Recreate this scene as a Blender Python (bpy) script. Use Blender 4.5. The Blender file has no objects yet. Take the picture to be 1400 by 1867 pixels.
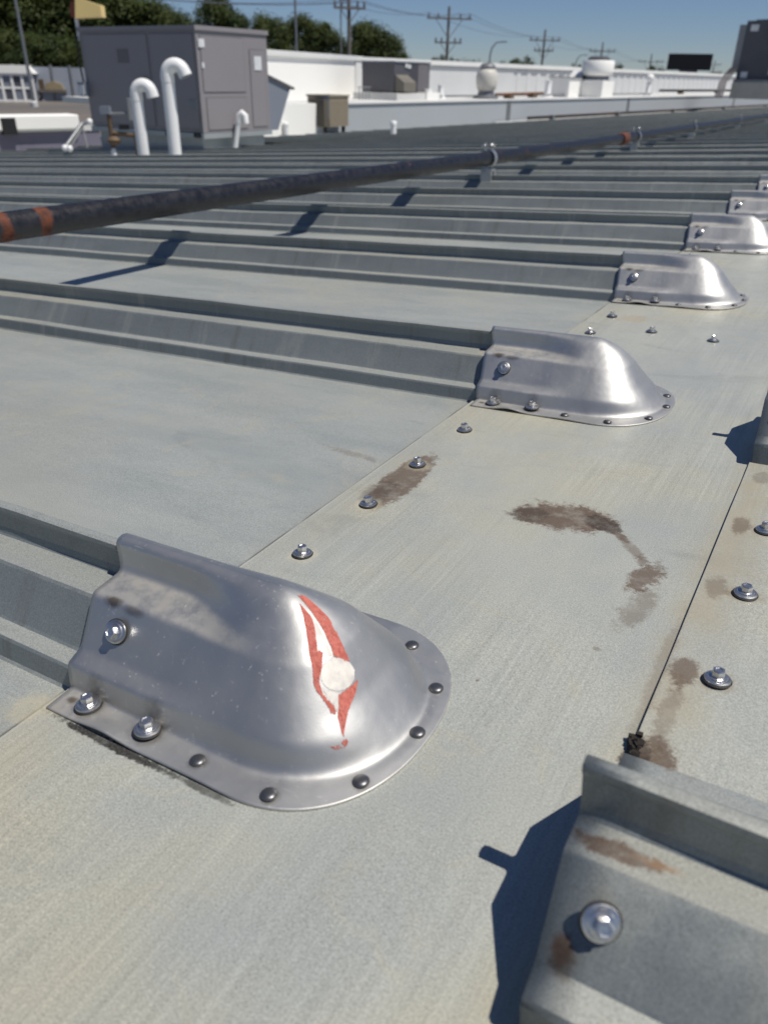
import bpy, bmesh, math, random
from mathutils import Matrix, Vector, noise as mnoise

random.seed(7)
S = bpy.context.scene
COL = S.collection
R = math.radians

# ------------------------------------------------------------------ camera, world, sun, exposure
W_, H_, F_ = 1400.0, 1867.0, 1402.0
CAM = Vector((0.34923, -0.20147, 0.34572))
RW = Matrix(((0.861141, 0.508036, 0.018323), (0.264777, -0.417457, -0.869266), (-0.43397, 0.753412, -0.494005)))   # right, down, forward
cam = bpy.data.objects.new('camera', bpy.data.cameras.new('camera'))
COL.objects.link(cam)
S.camera = cam
cam.matrix_world = Matrix.Translation(CAM) @ Matrix((RW[0], -RW[1], -RW[2])).transposed().to_4x4()
cam.data.sensor_fit = 'VERTICAL'
cam.data.sensor_height = 36.0
cam.data.lens = F_ / H_ * 36.0
cam.data.clip_start = 0.02
cam.data.clip_end = 6000
cam.data.dof.use_dof = True
cam.data.dof.focus_distance = 0.64
cam.data.dof.aperture_fstop = 9.5

SUN = Vector((0.490, 0.050, 1.030)).normalized()
wd = bpy.data.worlds.new('World')
S.world = wd
wd.use_nodes = True
wn = wd.node_tree
sky = wn.nodes.new('ShaderNodeTexSky')
sky.sky_type = 'NISHITA'
sky.sun_disc = False
sky.sun_elevation = math.asin(SUN.z)
sky.sun_rotation = math.atan2(SUN.x, SUN.y)
sky.altitude = 1500
sky.air_density = 1.0
sky.dust_density = 0.0
sky.ozone_density = 3.0
wn.nodes['Background'].inputs['Strength'].default_value = 0.05
tint = wn.nodes.new('ShaderNodeMix')
tint.data_type = 'RGBA'
tint.blend_type = 'MULTIPLY'
tint.inputs[0].default_value = 1.0
tint.inputs[7].default_value = (.92, 1.02, 1.26, 1)
wn.links.new(sky.outputs[0], tint.inputs[6])
wn.links.new(tint.outputs[2], wn.nodes['Background'].inputs['Color'])
sun = bpy.data.objects.new('sun', bpy.data.lights.new('sun', 'SUN'))
COL.objects.link(sun)
sun.data.energy = 4.6
sun.data.angle = R(0.53)
sun.data.color = (1.0, 0.95, 0.87)
sun.rotation_euler = SUN.to_track_quat('Z', 'Y').to_euler()
S.view_settings.view_transform = 'Standard'
S.view_settings.look = 'None'
S.view_settings.exposure = 0.0
S.view_settings.gamma = 1.0
S.render.film_transparent = False
S.cycles.max_bounces = 6

# the roof slopes about 1 in 16 down towards -X: roof coordinates -> world
M3 = Matrix(((0.998034, 0.0, -0.062681), (0.00051, 0.999967, 0.008126), (0.062679, -0.008142, 0.998001)))
MR = M3.to_4x4()


def on_roof(x, y, z=0.0):
    return M3 @ Vector((x, y, z))


def at(px, py, d):
    """The place d metres away (level distance) that the photograph shows at (px, py): used to survey the far things."""
    v = RW.transposed() @ Vector(((px - W_ / 2) / F_, (py - H_ / 2) / F_, 1.0))
    return CAM + v * (d / math.hypot(v.x, v.y))


K = .77                       # survey scale of what stands on and beyond this roof (its foot hides behind the rib tops)


def zk(z):
    return .3457 + K * (z - .3457)


def roof_z(x, y):
    return .0628 * x - .0082 * y


# ------------------------------------------------------------------ mesh helpers
class MB:
    def __init__(self):
        self.v, self.f = [], []

    def add(self, vs, fs):
        o = len(self.v)
        self.v += [tuple(p) for p in vs]
        self.f += [tuple(i + o for i in f) for f in fs]
        return self

    def box(self, c, s, rz=0.0, m=None):
        vs = [Vector((x * s[0] / 2, y * s[1] / 2, z * s[2] / 2)) for x in (-1, 1) for y in (-1, 1) for z in (-1, 1)]
        q = Matrix.Rotation(rz, 3, 'Z') if m is None else m
        vs = [q @ p + Vector(c) for p in vs]
        return self.add(vs, [(0, 1, 3, 2), (4, 6, 7, 5), (0, 4, 5, 1), (2, 3, 7, 6), (0, 2, 6, 4), (1, 5, 7, 3)])

    def prism(self, poly, axis, a, b):
        """poly in the two other axes (cyclic order), extruded from a to b along axis."""
        n = len(poly)
        def mk(p, t):
            return {0: (t, p[0], p[1]), 1: (p[0], t, p[1]), 2: (p[0], p[1], t)}[axis]
        vs = [mk(p, a) for p in poly] + [mk(p, b) for p in poly]
        fs = [tuple(range(n)), tuple(range(2 * n - 1, n - 1, -1))] + [(i, (i + 1) % n, n + (i + 1) % n, n + i) for i in range(n)]
        return self.add(vs, fs)

    def tube(self, pts, r, n=12, caps=True):
        pts = [Vector(p) for p in pts]
        rs = r if isinstance(r, (list, tuple)) else [r] * len(pts)
        vs, fs = [], []
        t0 = (pts[1] - pts[0]).normalized()
        u = t0.orthogonal().normalized()
        for i, p in enumerate(pts):
            t = (pts[min(i + 1, len(pts) - 1)] - pts[max(i - 1, 0)]).normalized()
            u = (u - t * u.dot(t)).normalized()
            w = t.cross(u)
            for k in range(n):
                a = 2 * math.pi * k / n
                vs.append(p + (u * math.cos(a) + w * math.sin(a)) * rs[i])
        for i in range(len(pts) - 1):
            for k in range(n):
                fs.append((i * n + k, i * n + (k + 1) % n, (i + 1) * n + (k + 1) % n, (i + 1) * n + k))
        if caps:
            fs.append(tuple(range(n - 1, -1, -1)))
            fs.append(tuple(range((len(pts) - 1) * n, len(pts) * n)))
        return self.add(vs, fs)

    def lathe(self, prof, n=24, c=(0, 0, 0), a0=0.0):
        vs, fs = [], []
        for r, z in prof:
            for k in range(n):
                a = a0 + 2 * math.pi * k / n
                vs.append((c[0] + r * math.cos(a), c[1] + r * math.sin(a), c[2] + z))
        for i in range(len(prof) - 1):
            for k in range(n):
                fs.append((i * n + k, i * n + (k + 1) % n, (i + 1) * n + (k + 1) % n, (i + 1) * n + k))
        fs.append(tuple(range((len(prof) - 1) * n, len(prof) * n)))
        fs.append(tuple(range(n - 1, -1, -1)))
        return self.add(vs, fs)

    def mesh(self, name, mat=None, smooth=None):
        me = bpy.data.meshes.new(name)
        me.from_pydata(self.v, [], self.f)
        bm = bmesh.new()
        bm.from_mesh(me)
        bmesh.ops.recalc_face_normals(bm, faces=bm.faces)
        bm.to_mesh(me)
        bm.free()
        if mat:
            me.materials.append(mat)
        if smooth is not None:
            me.shade_smooth()
            if smooth < 180:
                me.set_sharp_from_angle(angle=R(smooth))
        return me

    def build(self, name, mat, parent=None, smooth=None, loc=None):
        return link(name, self.mesh(name, mat, smooth), parent, loc)


def link(name, data, parent=None, loc=None, rot=None):
    o = bpy.data.objects.new(name, data)
    COL.objects.link(o)
    if parent is not None:
        o.parent = parent
    if loc is not None:
        o.location = loc
    if rot is not None:
        o.rotation_euler = rot
    return o


def tag(o, label=None, cat=None, group=None, kind=None):
    for k, v in (('label', label), ('category', cat), ('group', group), ('kind', kind)):
        if v:
            o[k] = v
    return o


def thing(name, label, cat, loc=(0, 0, 0), rz=0.0, group=None, roof=False):
    o = bpy.data.objects.new(name, None)
    COL.objects.link(o)
    o.empty_display_size = 0.05
    if roof:
        o.matrix_world = MR @ Matrix.Translation(loc) @ Matrix.Rotation(rz, 4, 'Z')
    else:
        o.location = loc
        o.rotation_euler = (0, 0, rz)
    return tag(o, label, cat, group)


def copy_tree(o, parent=None):
    c = o.copy()
    COL.objects.link(c)
    if parent is not None:
        c.parent = parent
    for ch in list(o.children):
        copy_tree(ch, c)
    return c


# ------------------------------------------------------------------ material helpers
class Mat:
    def __init__(self, name, rough=0.5, metal=0.0, color=(.5, .5, .5), spec=None):
        self.m = bpy.data.materials.new(name)
        self.m.use_nodes = True
        self.t = self.m.node_tree
        self.b = self.t.nodes['Principled BSDF']
        self.b.inputs['Roughness'].default_value = rough
        self.b.inputs['Metallic'].default_value = metal
        self.b.inputs['Base Color'].default_value = (*color, 1)
        if spec is not None:
            self.b.inputs['Specular IOR Level'].default_value = spec
        self.vec = None

    def n(self, kind, **kw):
        n = self.t.nodes.new(kind)
        for k, v in kw.items():
            setattr(n, k, v)
        return n

    def put(self, sock, v):
        if isinstance(v, bpy.types.NodeSocket):
            self.t.links.new(v, sock)
        elif isinstance(v, (tuple, list)) and len(v) == 3 and sock.type == 'RGBA':
            sock.default_value = (*v, 1)
        else:
            sock.default_value = v

    def coords(self, ref=None):
        tc = self.n('ShaderNodeTexCoord')
        if ref is not None:
            tc.object = ref
        self.vec = tc.outputs['Object']
        return self.vec

    def scaled(self, s, loc=(0, 0, 0), rot=(0, 0, 0)):
        mp = self.n('ShaderNodeMapping')
        self.put(mp.inputs['Vector'], self.vec)
        mp.inputs['Scale'].default_value = s
        mp.inputs['Location'].default_value = loc
        mp.inputs['Rotation'].default_value = rot
        return mp.outputs[0]

    def noise(self, scale, detail=3, rough=.55, vec=None, dist=0.0):
        n = self.n('ShaderNodeTexNoise')
        self.put(n.inputs['Vector'], vec or self.vec)
        n.inputs['Scale'].default_value = scale
        n.inputs['Detail'].default_value = detail
        n.inputs['Roughness'].default_value = rough
        n.inputs['Distortion'].default_value = dist
        return n.outputs['Fac']

    def math(self, op, a, b=0.0, clamp=False):
        n = self.n('ShaderNodeMath', operation=op, use_clamp=clamp)
        self.put(n.inputs[0], a)
        self.put(n.inputs[1], b)
        return n.outputs[0]

    def rng(self, v, a, b, c=0.0, d=1.0):
        n = self.n('ShaderNodeMapRange')
        n.interpolation_type = 'SMOOTHSTEP'
        for i, x in enumerate((v, a, b, c, d)):
            self.put(n.inputs[i], x)
        return n.outputs[0]

    def mix(self, f, a, b, mode='MIX'):
        n = self.n('ShaderNodeMix', data_type='RGBA', blend_type=mode)
        self.put(n.inputs[0], f)
        self.put(n.inputs[6], a)
        self.put(n.inputs[7], b)
        return n.outputs[2]

    def spot(self, c, r, ang=0.0, wob=None, amp=.6, edge=.45):
        """1 inside an ellipse in the XY plane of the coordinates, ragged edge."""
        mp = self.n('ShaderNodeMapping', vector_type='TEXTURE')
        self.put(mp.inputs['Vector'], self.vec)
        mp.inputs['Location'].default_value = (c[0], c[1], 0)
        mp.inputs['Rotation'].default_value = (0, 0, R(ang))
        mp.inputs['Scale'].default_value = (r[0], r[1], 1000)
        ln = self.n('ShaderNodeVectorMath', operation='LENGTH')
        self.put(ln.inputs[0], mp.outputs[0])
        v = ln.outputs['Value']
        if wob is not None:
            v = self.math('ADD', v, self.math('MULTIPLY', self.math('SUBTRACT', wob, .5), amp))
        return self.rng(v, 1.0, 1.0 - edge)

    def bump(self, h, strength, dist, normal=None):
        n = self.n('ShaderNodeBump')
        n.inputs['Strength'].default_value = strength
        n.inputs['Distance'].default_value = dist
        self.put(n.inputs['Height'], h)
        if normal is not None:
            self.put(n.inputs['Normal'], normal)
        return n.outputs[0]

    def set(self, **kw):
        for k, v in kw.items():
            self.put(self.b.inputs[{'color': 'Base Color', 'rough': 'Roughness', 'metal': 'Metallic', 'normal': 'Normal'}[k]], v)
        return self.m


def painted(name, color, rough=.55, metal=0.0, dirt=.12, scale=3.0, dirtcol=None, grain=40):
    m = Mat(name, rough, metal, color)
    m.coords()
    a = m.rng(m.noise(scale, 5, .6), .35, .75)
    b = m.noise(grain, 3, .6)
    dc = dirtcol or tuple(c * .55 for c in color)
    c = m.mix(m.math('MULTIPLY', a, dirt * 2), color, dc)
    c = m.mix(m.math('MULTIPLY', b, dirt), c, tuple(x * .7 for x in color))
    m.set(color=c, normal=m.bump(b, .08, .01))
    return m.m


# ------------------------------------------------------------------ the roof's own material
roof = tag(bpy.data.objects.new('roof', None), kind='structure')
COL.objects.link(roof)
roof.matrix_world = MR

BROWN, DARKBROWN, BEIGE, BLACK = (.088, .054, .035), (.042, .027, .019), (.42, .37, .25), (.012, .011, .011)
STAINS = [  # centre, radii, angle, wobble, edge, strength, colour  (roof metres)
    ((.195, .381), (.052, .030), 8, .75, .50, .92, BROWN), ((.228, .383), (.024, .013), -30, .6, .5, .85, DARKBROWN), ((.166, .372), (.020, .016), 25, .6, .5, .6, DARKBROWN),
    ((.262, .352), (.028, .007), -48, .9, .8, .6, BROWN), ((.247, .369), (.014, .0055), -40, 1.0, .8, .75, BROWN), ((.273, .338), (.011, .007), -60, 1.0, .8, .6, BROWN), ((.281, .316), (.012, .031), -14, 1.0, .6, .85, BROWN), ((.286, .272), (.013, .042), -8, 1.3, .9, .55, BROWN),
    ((.032, .385), (.021, .076), 3, .55, .35, .85, BROWN), ((.024, .353), (.016, .030), 0, .7, .5, .45, DARKBROWN), ((-.052, .427), (.050, .008), -8, 1.2, .9, .45, BROWN),
    ((.329, .212), (.010, .022), 0, .9, .7, .80, BROWN), ((.330, .320), (.010, .020), 0, .9, .7, .55, BROWN), ((.331, .427), (.009, .022), 0, .9, .7, .70, BROWN), ((.334, .535), (.010, .02), 0, .9, .7, .5, BROWN),
    ((.329, .165), (.008, .045), 0, 1.2, .8, .55, BROWN), ((.330, .128), (.016, .022), 0, .9, .6, .88, BROWN), ((.341, .113), (.018, .013), -20, 1.2, .8, .6, BROWN),
    ((.316, .20), (.006, .10), 0, 1.1, .9, .40, BROWN), ((.321, .128), (.009, .016), 0, .6, .4, .95, DARKBROWN),
    ((.064, 1.115), (.032, .035), 0, 1.0, .8, .45, (.30, .22, .12)),
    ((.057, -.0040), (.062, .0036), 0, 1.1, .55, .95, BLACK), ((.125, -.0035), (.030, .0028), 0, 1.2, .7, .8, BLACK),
    ((.338, .0205), (.022, .0060), 2, 1.1, .7, .92, BROWN), ((.352, .0215), (.012, .003), 2, 1.1, .8, .65, (.26, .165, .095)), ((.327, -.0155), (.0055, .0065), 10, .9, .8, .95, BROWN), ((.329, -.019), (.007, .007), 30, 1.0, .9, .7, DARKBROWN),
    ((.219, .147), (.0012, .0016), 0, .5, .5, .8, (.10, .03, .02)), ((.275, .213), (.004, .004), 0, 1.1, .9, .5, BROWN),
    ((.0305, 0.2225), (.0155, .0155), 0, .8, .7, .40, (.46, .42, .30)), ((.0305, 0.3235), (.0155, .0155), 0, .8, .7, .40, (.46, .42, .30)), ((.0305, 0.4215), (.0155, .0155), 0, .8, .7, .40, (.46, .42, .30)), ((.0305, 0.5290), (.0155, .0155), 0, .8, .7, .40, (.46, .42, .30)), ((.3495, 0.2120), (.0150, .0150), 0, .9, .7, .50, (.20, .15, .10)), ((.3495, 0.3190), (.0150, .0150), 0, .9, .7, .50, (.20, .15, .10)), ((.3495, 0.4250), (.0150, .0150), 0, .9, .7, .50, (.20, .15, .10)), 
    ((-.012, -.002), (.030, .020), 20, .9, .9, .55, BEIGE)]


def roof_material(name, base, alt, warm, warm_amt, stripes, metal, rough, smear, washed_shade=None):
    m = Mat(name, rough, metal)
    m.coords(roof)
    big = m.noise(2.3, 4, .6)
    sm = m.noise(3.2, 5, .62, m.scaled(smear))
    mid = m.noise(26, 5, .65)
    fine = m.noise(860, 2, .75)
    grain = m.noise(1900, 1, .5)
    c = m.mix(m.rng(sm, .34, .68), base, alt)
    c = m.mix(m.math('MULTIPLY', m.rng(big, .46, .66), warm_amt), c, warm)
    c = m.mix(m.math('MULTIPLY', m.rng(mid, .35, .7), .22), c, tuple(x * .72 for x in alt))
    # scuffs and dried water marks
    sc_ = m.noise(7, 6, .72, m.scaled((.55, 1.6, 1), rot=(0, 0, R(14))), 1.2)
    c = m.mix(m.math('MULTIPLY', m.rng(sc_, .56, .70), .38), c, tuple(x * .70 for x in alt))
    tide = m.noise(3.4, 4, .6, m.scaled((1, 1, 1), (3, 7, 0)), .8)
    ring = m.rng(m.math('ABSOLUTE', m.math('SUBTRACT', tide, .55)), .022, .004)
    c = m.mix(m.math('MULTIPLY', m.math('MULTIPLY', ring, m.rng(mid, .42, .62)), .30), c, (.47, .44, .34))
    g = m.math('ADD', m.math('MULTIPLY', m.math('SUBTRACT', fine, .5), 1.15), m.math('MULTIPLY', m.math('SUBTRACT', grain, .5), 1.0))
    if stripes:
        strk = m.noise(1.0, 3, .6, m.scaled((300, 5, 1), rot=(0, 0, R(-3))))
        st = m.math('MULTIPLY', m.math('SUBTRACT', strk, .5), m.rng(m.noise(4.5, 3), .38, .62, .02, stripes))
        g = m.math('ADD', g, st)
    mul = m.math('ADD', g, 1.0)
    cmb = m.n('ShaderNodeCombineColor')
    for i in range(3):
        m.put(cmb.inputs[i], mul)
    c = m.mix(1.0, c, cmb.outputs[0], 'MULTIPLY')
    if washed_shade is not None:                          # dust stays on the level parts of a folded rib, shade is painted into the steep sides rain keeps clean
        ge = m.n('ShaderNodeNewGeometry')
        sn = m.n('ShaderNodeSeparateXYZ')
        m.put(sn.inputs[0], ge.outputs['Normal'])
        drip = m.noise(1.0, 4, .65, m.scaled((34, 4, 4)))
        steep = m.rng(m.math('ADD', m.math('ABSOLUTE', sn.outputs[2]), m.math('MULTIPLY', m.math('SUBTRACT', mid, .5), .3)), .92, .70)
        bare_shade = m.mix(m.rng(sm, .3, .7), washed_shade, tuple(x * .80 for x in washed_shade))
        bare_shade = m.mix(m.math('MULTIPLY', m.rng(drip, .54, .70), .40), bare_shade, (.13, .125, .105))
        bare_shade = m.mix(m.math('MULTIPLY', m.rng(drip, .44, .30), .35), bare_shade, (.36, .36, .33))
        c = m.mix(steep, c, m.mix(.8, bare_shade, m.mix(1.0, bare_shade, cmb.outputs[0], 'MULTIPLY')))
    # beige dust that collects along the two laps
    sx = m.n('ShaderNodeSeparateXYZ')
    m.put(sx.inputs[0], m.vec)
    for x0, wd_, k in ((.012, .045, .22), (.328, .034, .62)) if washed_shade is None else ():
        d = m.math('ABSOLUTE', m.math('SUBTRACT', sx.outputs[0], x0))
        d = m.math('ADD', d, m.math('MULTIPLY', m.math('SUBTRACT', mid, .5), .045))
        c = m.mix(m.math('MULTIPLY', m.math('MULTIPLY', m.rng(d, wd_, 0.0), k), m.rng(m.noise(11, 3), .36, .60, .25, 1.0)), c, BEIGE)
    if washed_shade is None:                              # dirt line in the lap, and an edge highlight painted beside it
        for x0, wd_, k, colr in ((-.0085, .0034, .75, (.07, .062, .05)), (-.0032, .0016, .45, (.55, .55, .50))):
            d = m.math('ABSOLUTE', m.math('SUBTRACT', sx.outputs[0], x0))
            c = m.mix(m.math('MULTIPLY', m.math('MULTIPLY', m.rng(d, wd_, wd_ * .3), k), m.rng(m.noise(16, 3), .36, .56, .25, 1.0)), c, colr)
    wob = m.math('ADD', m.math('MULTIPLY', m.noise(75, 4, .75), .62), m.math('MULTIPLY', m.noise(330, 3, .75), .38))
    blot = m.rng(m.noise(48, 4, .7), 0.30, .54, .66, 1.0)
    tot = None
    for (p, r, ang, amp, edge, k, colr) in STAINS:
        f = m.math('MULTIPLY', m.spot(p, r, ang, wob, amp * 2.2, edge * .7), k)
        f = m.math('MULTIPLY', m.math('MULTIPLY', f, m.rng(fine, .25, .62, .84, 1.05)), blot, True)
        c = m.mix(f, c, colr)
        tot = f if tot is None else m.math('MAXIMUM', tot, f)
    rg = m.math('ADD', m.rng(mid, .3, .7, rough - .05, rough + .08), m.math('MULTIPLY', tot, .25))
    h = m.math('ADD', m.math('ADD', m.noise(1.6, 2), m.math('MULTIPLY', m.noise(7.5, 2), .10)), m.math('MULTIPLY', fine, .002))
    m.set(color=c, rough=rg, normal=m.bump(h, .45, .018), metal=m.math('MULTIPLY', m.math('SUBTRACT', 1.0, tot), metal))
    return m.m


M_PANEL = roof_material('weathered roof sheet', (.41, .43, .40), (.33, .355, .345), (.44, .425, .355), .45, 0.0, .30, .48, (1.0, 3.2, 1))
M_RIDGE = roof_material('weathered ridge sheet', (.465, .472, .415), (.385, .402, .378), (.505, .475, .355), .85, .55, .26, .46, (2.2, 1.2, 1))
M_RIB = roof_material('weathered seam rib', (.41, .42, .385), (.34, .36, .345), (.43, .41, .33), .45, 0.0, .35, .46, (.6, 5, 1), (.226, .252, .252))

# ------------------------------------------------------------------ the roof: sheets, seam ribs, laps
PITCH = 0.61
YC = 0.0865
RIB_HALF = [(.0680, .0002), (.0660, .0018), (.0632, .0150), (.0618, .0168), (.0510, .0192), (.0494, .0208), (.0312, .0478), (.0294, .0494), (.0062, .0502),
            (.0050, .0514), (.0036, .0560), (.0034, .0675), (.0046, .0705), (.0040, .0730), (.0018, .0740)]
RIDGE_HALF = [(.0770, .0000), (.0735, .0020), (.0722, .0195), (.0702, .0222), (.0565, .0250), (.0545, .0270), (.0262, .0500), (.0240, .0516), (.0058, .0520),
              (.0044, .0534), (.0032, .0570), (.0030, .0705), (.0042, .0735), (.0038, .0763), (.0014, .0775)]
RIB_PROFILE = [(-y, z) for y, z in RIB_HALF] + [(y, z) for y, z in reversed(RIB_HALF)]


def rib_mesh(name, stations, mat, seed, wob=0.0009, half=None):
    """One folded seam: the profile swept along X with the small waves and dents of sheet metal."""
    mb = MB()
    prof = RIB_PROFILE if half is None else [(-y, z) for y, z in half] + [(y, z) for y, z in reversed(half)]
    n = len(prof)
    vs, fs = [], []
    for x in stations:
        for (y, z) in prof:
            w = mnoise.noise(Vector((x * 5.5 + seed, y * 18, z * 20))) * wob * min(1.0, z / .02) * 1.4
            tabw = mnoise.noise(Vector((x * 11 + seed * 3, 3.1, 0))) * wob * 2.2 if z > .07 else 0
            vs.append((x, y + tabw, z + w))
    for i in range(len(stations) - 1):
        for k in range(n - 1):
            fs.append((i * n + k, i * n + k + 1, (i + 1) * n + k + 1, (i + 1) * n + k))
    mb.add(vs, fs)
    me = mb.mesh(name, mat, 11)
    return me


# main sheets lie between the seams, X from the far eave to the lap under the ridge sheet
N_BAYS = 74
stn = [-15.0, -10.0, -7.0, -5.0, -4.0, -3.2] + [-3.0 + .06 * i for i in range(51)] + [.030]
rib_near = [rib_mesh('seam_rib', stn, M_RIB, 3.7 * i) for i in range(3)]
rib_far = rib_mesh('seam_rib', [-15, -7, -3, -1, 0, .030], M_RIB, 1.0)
pan = MB()
xs_ = [-15, -8, -4, -2] + [-1.6 + .1 * i for i in range(17)] + [.016]
vs_, fs_ = [], []
for x in xs_:
    for j in range(9):
        vs_.append((x, .061 + (PITCH - .122) * j / 8, .0003 * math.sin(x * 3.1 + j)))
for i in range(len(xs_) - 1):
    for j in range(8):
        fs_.append((i * 9 + j, i * 9 + j + 1, (i + 1) * 9 + j + 1, (i + 1) * 9 + j))
pan.add(vs_, fs_)
panel_me = pan.mesh('roof_panel', M_PANEL, 180)
for k in range(-2, N_BAYS):
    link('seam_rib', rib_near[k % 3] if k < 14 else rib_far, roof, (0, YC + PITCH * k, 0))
    link('roof_panel', panel_me, roof, (0, YC + PITCH * k, 0))


def sheet(name, x0, x1, y0, y1, z0, mat, nx=8, ny=24, amp=.0004, thick=.0010, lift=None):
    """A lapped sheet with a real edge: top skin, skirt and a slightly uneven run."""
    vs, fs = [], []
    for i in range(nx + 1):
        for j in range(ny + 1):
            x, y = x0 + (x1 - x0) * i / nx, y0 + (y1 - y0) * j / ny
            z = z0 + amp * mnoise.noise(Vector((x * 6, y * 6, z0 * 900)))
            if lift:
                z += lift(x, y)
            vs.append((x, y, z))
    m1 = ny + 1
    for i in range(nx):
        for j in range(ny):
            fs.append((i * m1 + j, (i + 1) * m1 + j, (i + 1) * m1 + j + 1, i * m1 + j + 1))
    rim = [i * m1 for i in range(nx + 1)] + [nx * m1 + j for j in range(1, ny + 1)] + [i * m1 + ny for i in range(nx - 1, -1, -1)] + [j for j in range(ny - 1, 0, -1)]
    o = len(vs)
    vs += [(vs[q][0], vs[q][1], vs[q][2] - thick) for q in rim]
    for a in range(len(rim)):
        b = (a + 1) % len(rim)
        fs.append((rim[a], rim[b], o + b, o + a))
    return MB().add(vs, fs).mesh(name, mat, 30)


def warp(x, y):
    return .0006 * mnoise.noise(Vector((y * 4.3, 2, 0))) * max(0.0, 1 - abs(x) / .05)


ends = [-1.42, 1.03, 2.86, 4.69, 6.52, 8.35, 10.8, 13.2, 16.9, 20.5, 26.6, 45.2]
for i in range(len(ends) - 1):
    a, b = ends[i], ends[i + 1]
    link('ridge_sheet', sheet('ridge_sheet', -.004, .345, a, b + .035, .0036 if i % 2 else .0046, M_RIDGE, 10, 40, .0005, .0011, warp), roof)
    link('ridge_cover', sheet('ridge_cover', .3185, .98, a - .2, b - .2, .0078, M_RIDGE, 8, 40, .0006, .0012,
                              lambda x, y: -.0009 * max(0.0, 1 - (x - .3185) / .03) * (1 - abs(math.sin(math.pi * (y - .212) / .107)))), roof)
far_side = MB().add([(.98, -1.5, .0066), (.98, 45, .0066), (9, -1.5, -.90), (9, 45, -.90)], [(0, 2, 3, 1)])
far_side.build('roof_panel', M_PANEL, roof)

# ------------------------------------------------------------------ hex-head screws
ms = Mat('zinc screw', .26, .95, (.62, .62, .62))
ms.coords()
ms.set(color=ms.mix(ms.rng(ms.noise(160, 3), .45, .75), (.60, .60, .60), (.44, .42, .39)), rough=ms.rng(ms.noise(300, 2), .3, .7, .27, .36))
M_SCREW = ms.m
M_RUBBER = painted('black rubber', (.018, .017, .016), .7)
head = MB()
hexr = .0053
head.lathe([(.0078, .0030), (.0079, .0036), (.0074, .0044), (.0058, .0047), (.0056, .0048)], 28)
head.lathe([(hexr, .0045), (hexr, .0098), (hexr * .90, .0105), (hexr * .62, .0106), (hexr * .5, .0100), (.0006, .0099)], 6)
SCREW_ME = head.mesh('screw', M_SCREW, 28)
ws = MB()
ws.lathe([(.0100, .0013), (.0104, .0020), (.0101, .0028), (.0090, .0033), (.0076, .0034)], 32)
WASH_ME = ws.mesh('washer', M_SCREW, 40)
SEAL_ME = MB().lathe([(.0112, .0002), (.0115, .0008), (.0104, .0016), (.0090, .0018)], 28).mesh('gasket', M_RUBBER, 40)


def screw(parent, loc, rot=(0, 0, 0), s=1.0):
    s *= .76
    o = link('screw', SCREW_ME, parent, loc, rot)
    o.scale = (s, s, s)
    for nm, me in (('washer', WASH_ME), ('gasket', SEAL_ME)):
        link(nm, me, o)
    return o


lap = {0: [.2225, .3235, .4215, .5290], 1: [.755, .875, .992, 1.113]}
zt = .0050
for k in range(0, 14):
    for q, y in enumerate(lap.get(k, [.22 + PITCH * k, .32 + PITCH * k, .42 + PITCH * k, .525 + PITCH * k])):
        screw(roof, (.0305 + random.uniform(-.002, .002), y, zt), (random.uniform(-.05, .05), random.uniform(-.05, .05), random.uniform(0, 1)))
for (x, y) in ((.113, 1.036), (.207, 1.018)):
    screw(roof, (x, y, zt), (0, .06, random.uniform(0, 1)))
for k in range(0, 8):
    for y in ((.212, .319, .425, .531) if k == 0 else (.116, .212, .319, .425, .531)):
        screw(roof, (.3495 + random.uniform(-.001, .001), y + PITCH * k, .0082), (random.uniform(-.04, .04), random.uniform(-.04, .04), random.uniform(0, 1)), 1.0)

# ------------------------------------------------------------------ pressed aluminium end caps over the ribs
mc = Mat('pressed aluminium', .34, .92)
mc.coords()
spots = mc.noise(330, 2, .8, mc.scaled((1, 1, .6)))
dustn = mc.noise(38, 5, .7)
fine_ = mc.noise(900, 2)
c_ = mc.mix(mc.rng(mc.noise(9, 3), .35, .7), (.57, .567, .55), (.47, .47, .463))
sp_ = mc.math('MULTIPLY', mc.rng(spots, .63, .72), mc.rng(mc.noise(30, 3), .38, .6, .25, 1.0))
c_ = mc.mix(mc.math('MULTIPLY', sp_, .34), c_, (.68, .67, .65))
gn = mc.n('ShaderNodeNewGeometry')
sxyz = mc.n('ShaderNodeSeparateXYZ')
mc.put(sxyz.inputs[0], mc.vec)
low = mc.rng(mc.math('ADD', sxyz.outputs[2], mc.math('MULTIPLY', mc.math('SUBTRACT', dustn, .5), .016)), .010, .001)
lx = mc.rng(mc.math('ADD', sxyz.outputs[0], mc.math('MULTIPLY', mc.math('SUBTRACT', dustn, .5), .10)), .10, .0)
shelf = mc.math('MULTIPLY', mc.rng(mc.math('ABSOLUTE', mc.math('SUBTRACT', sxyz.outputs[2], .0545)), .005, .001), mc.rng(sxyz.outputs[0], .14, .08))
dust = mc.math('MAXIMUM', mc.math('MULTIPLY', low, mc.math('ADD', mc.math('MULTIPLY', lx, .55), .10)), mc.math('MULTIPLY', shelf, .32))
dust = mc.math('MULTIPLY', dust, mc.rng(dustn, .30, .62))
c_ = mc.mix(dust, c_, (.40, .35, .26))
wobc = mc.noise(120, 4, .7)
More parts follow.
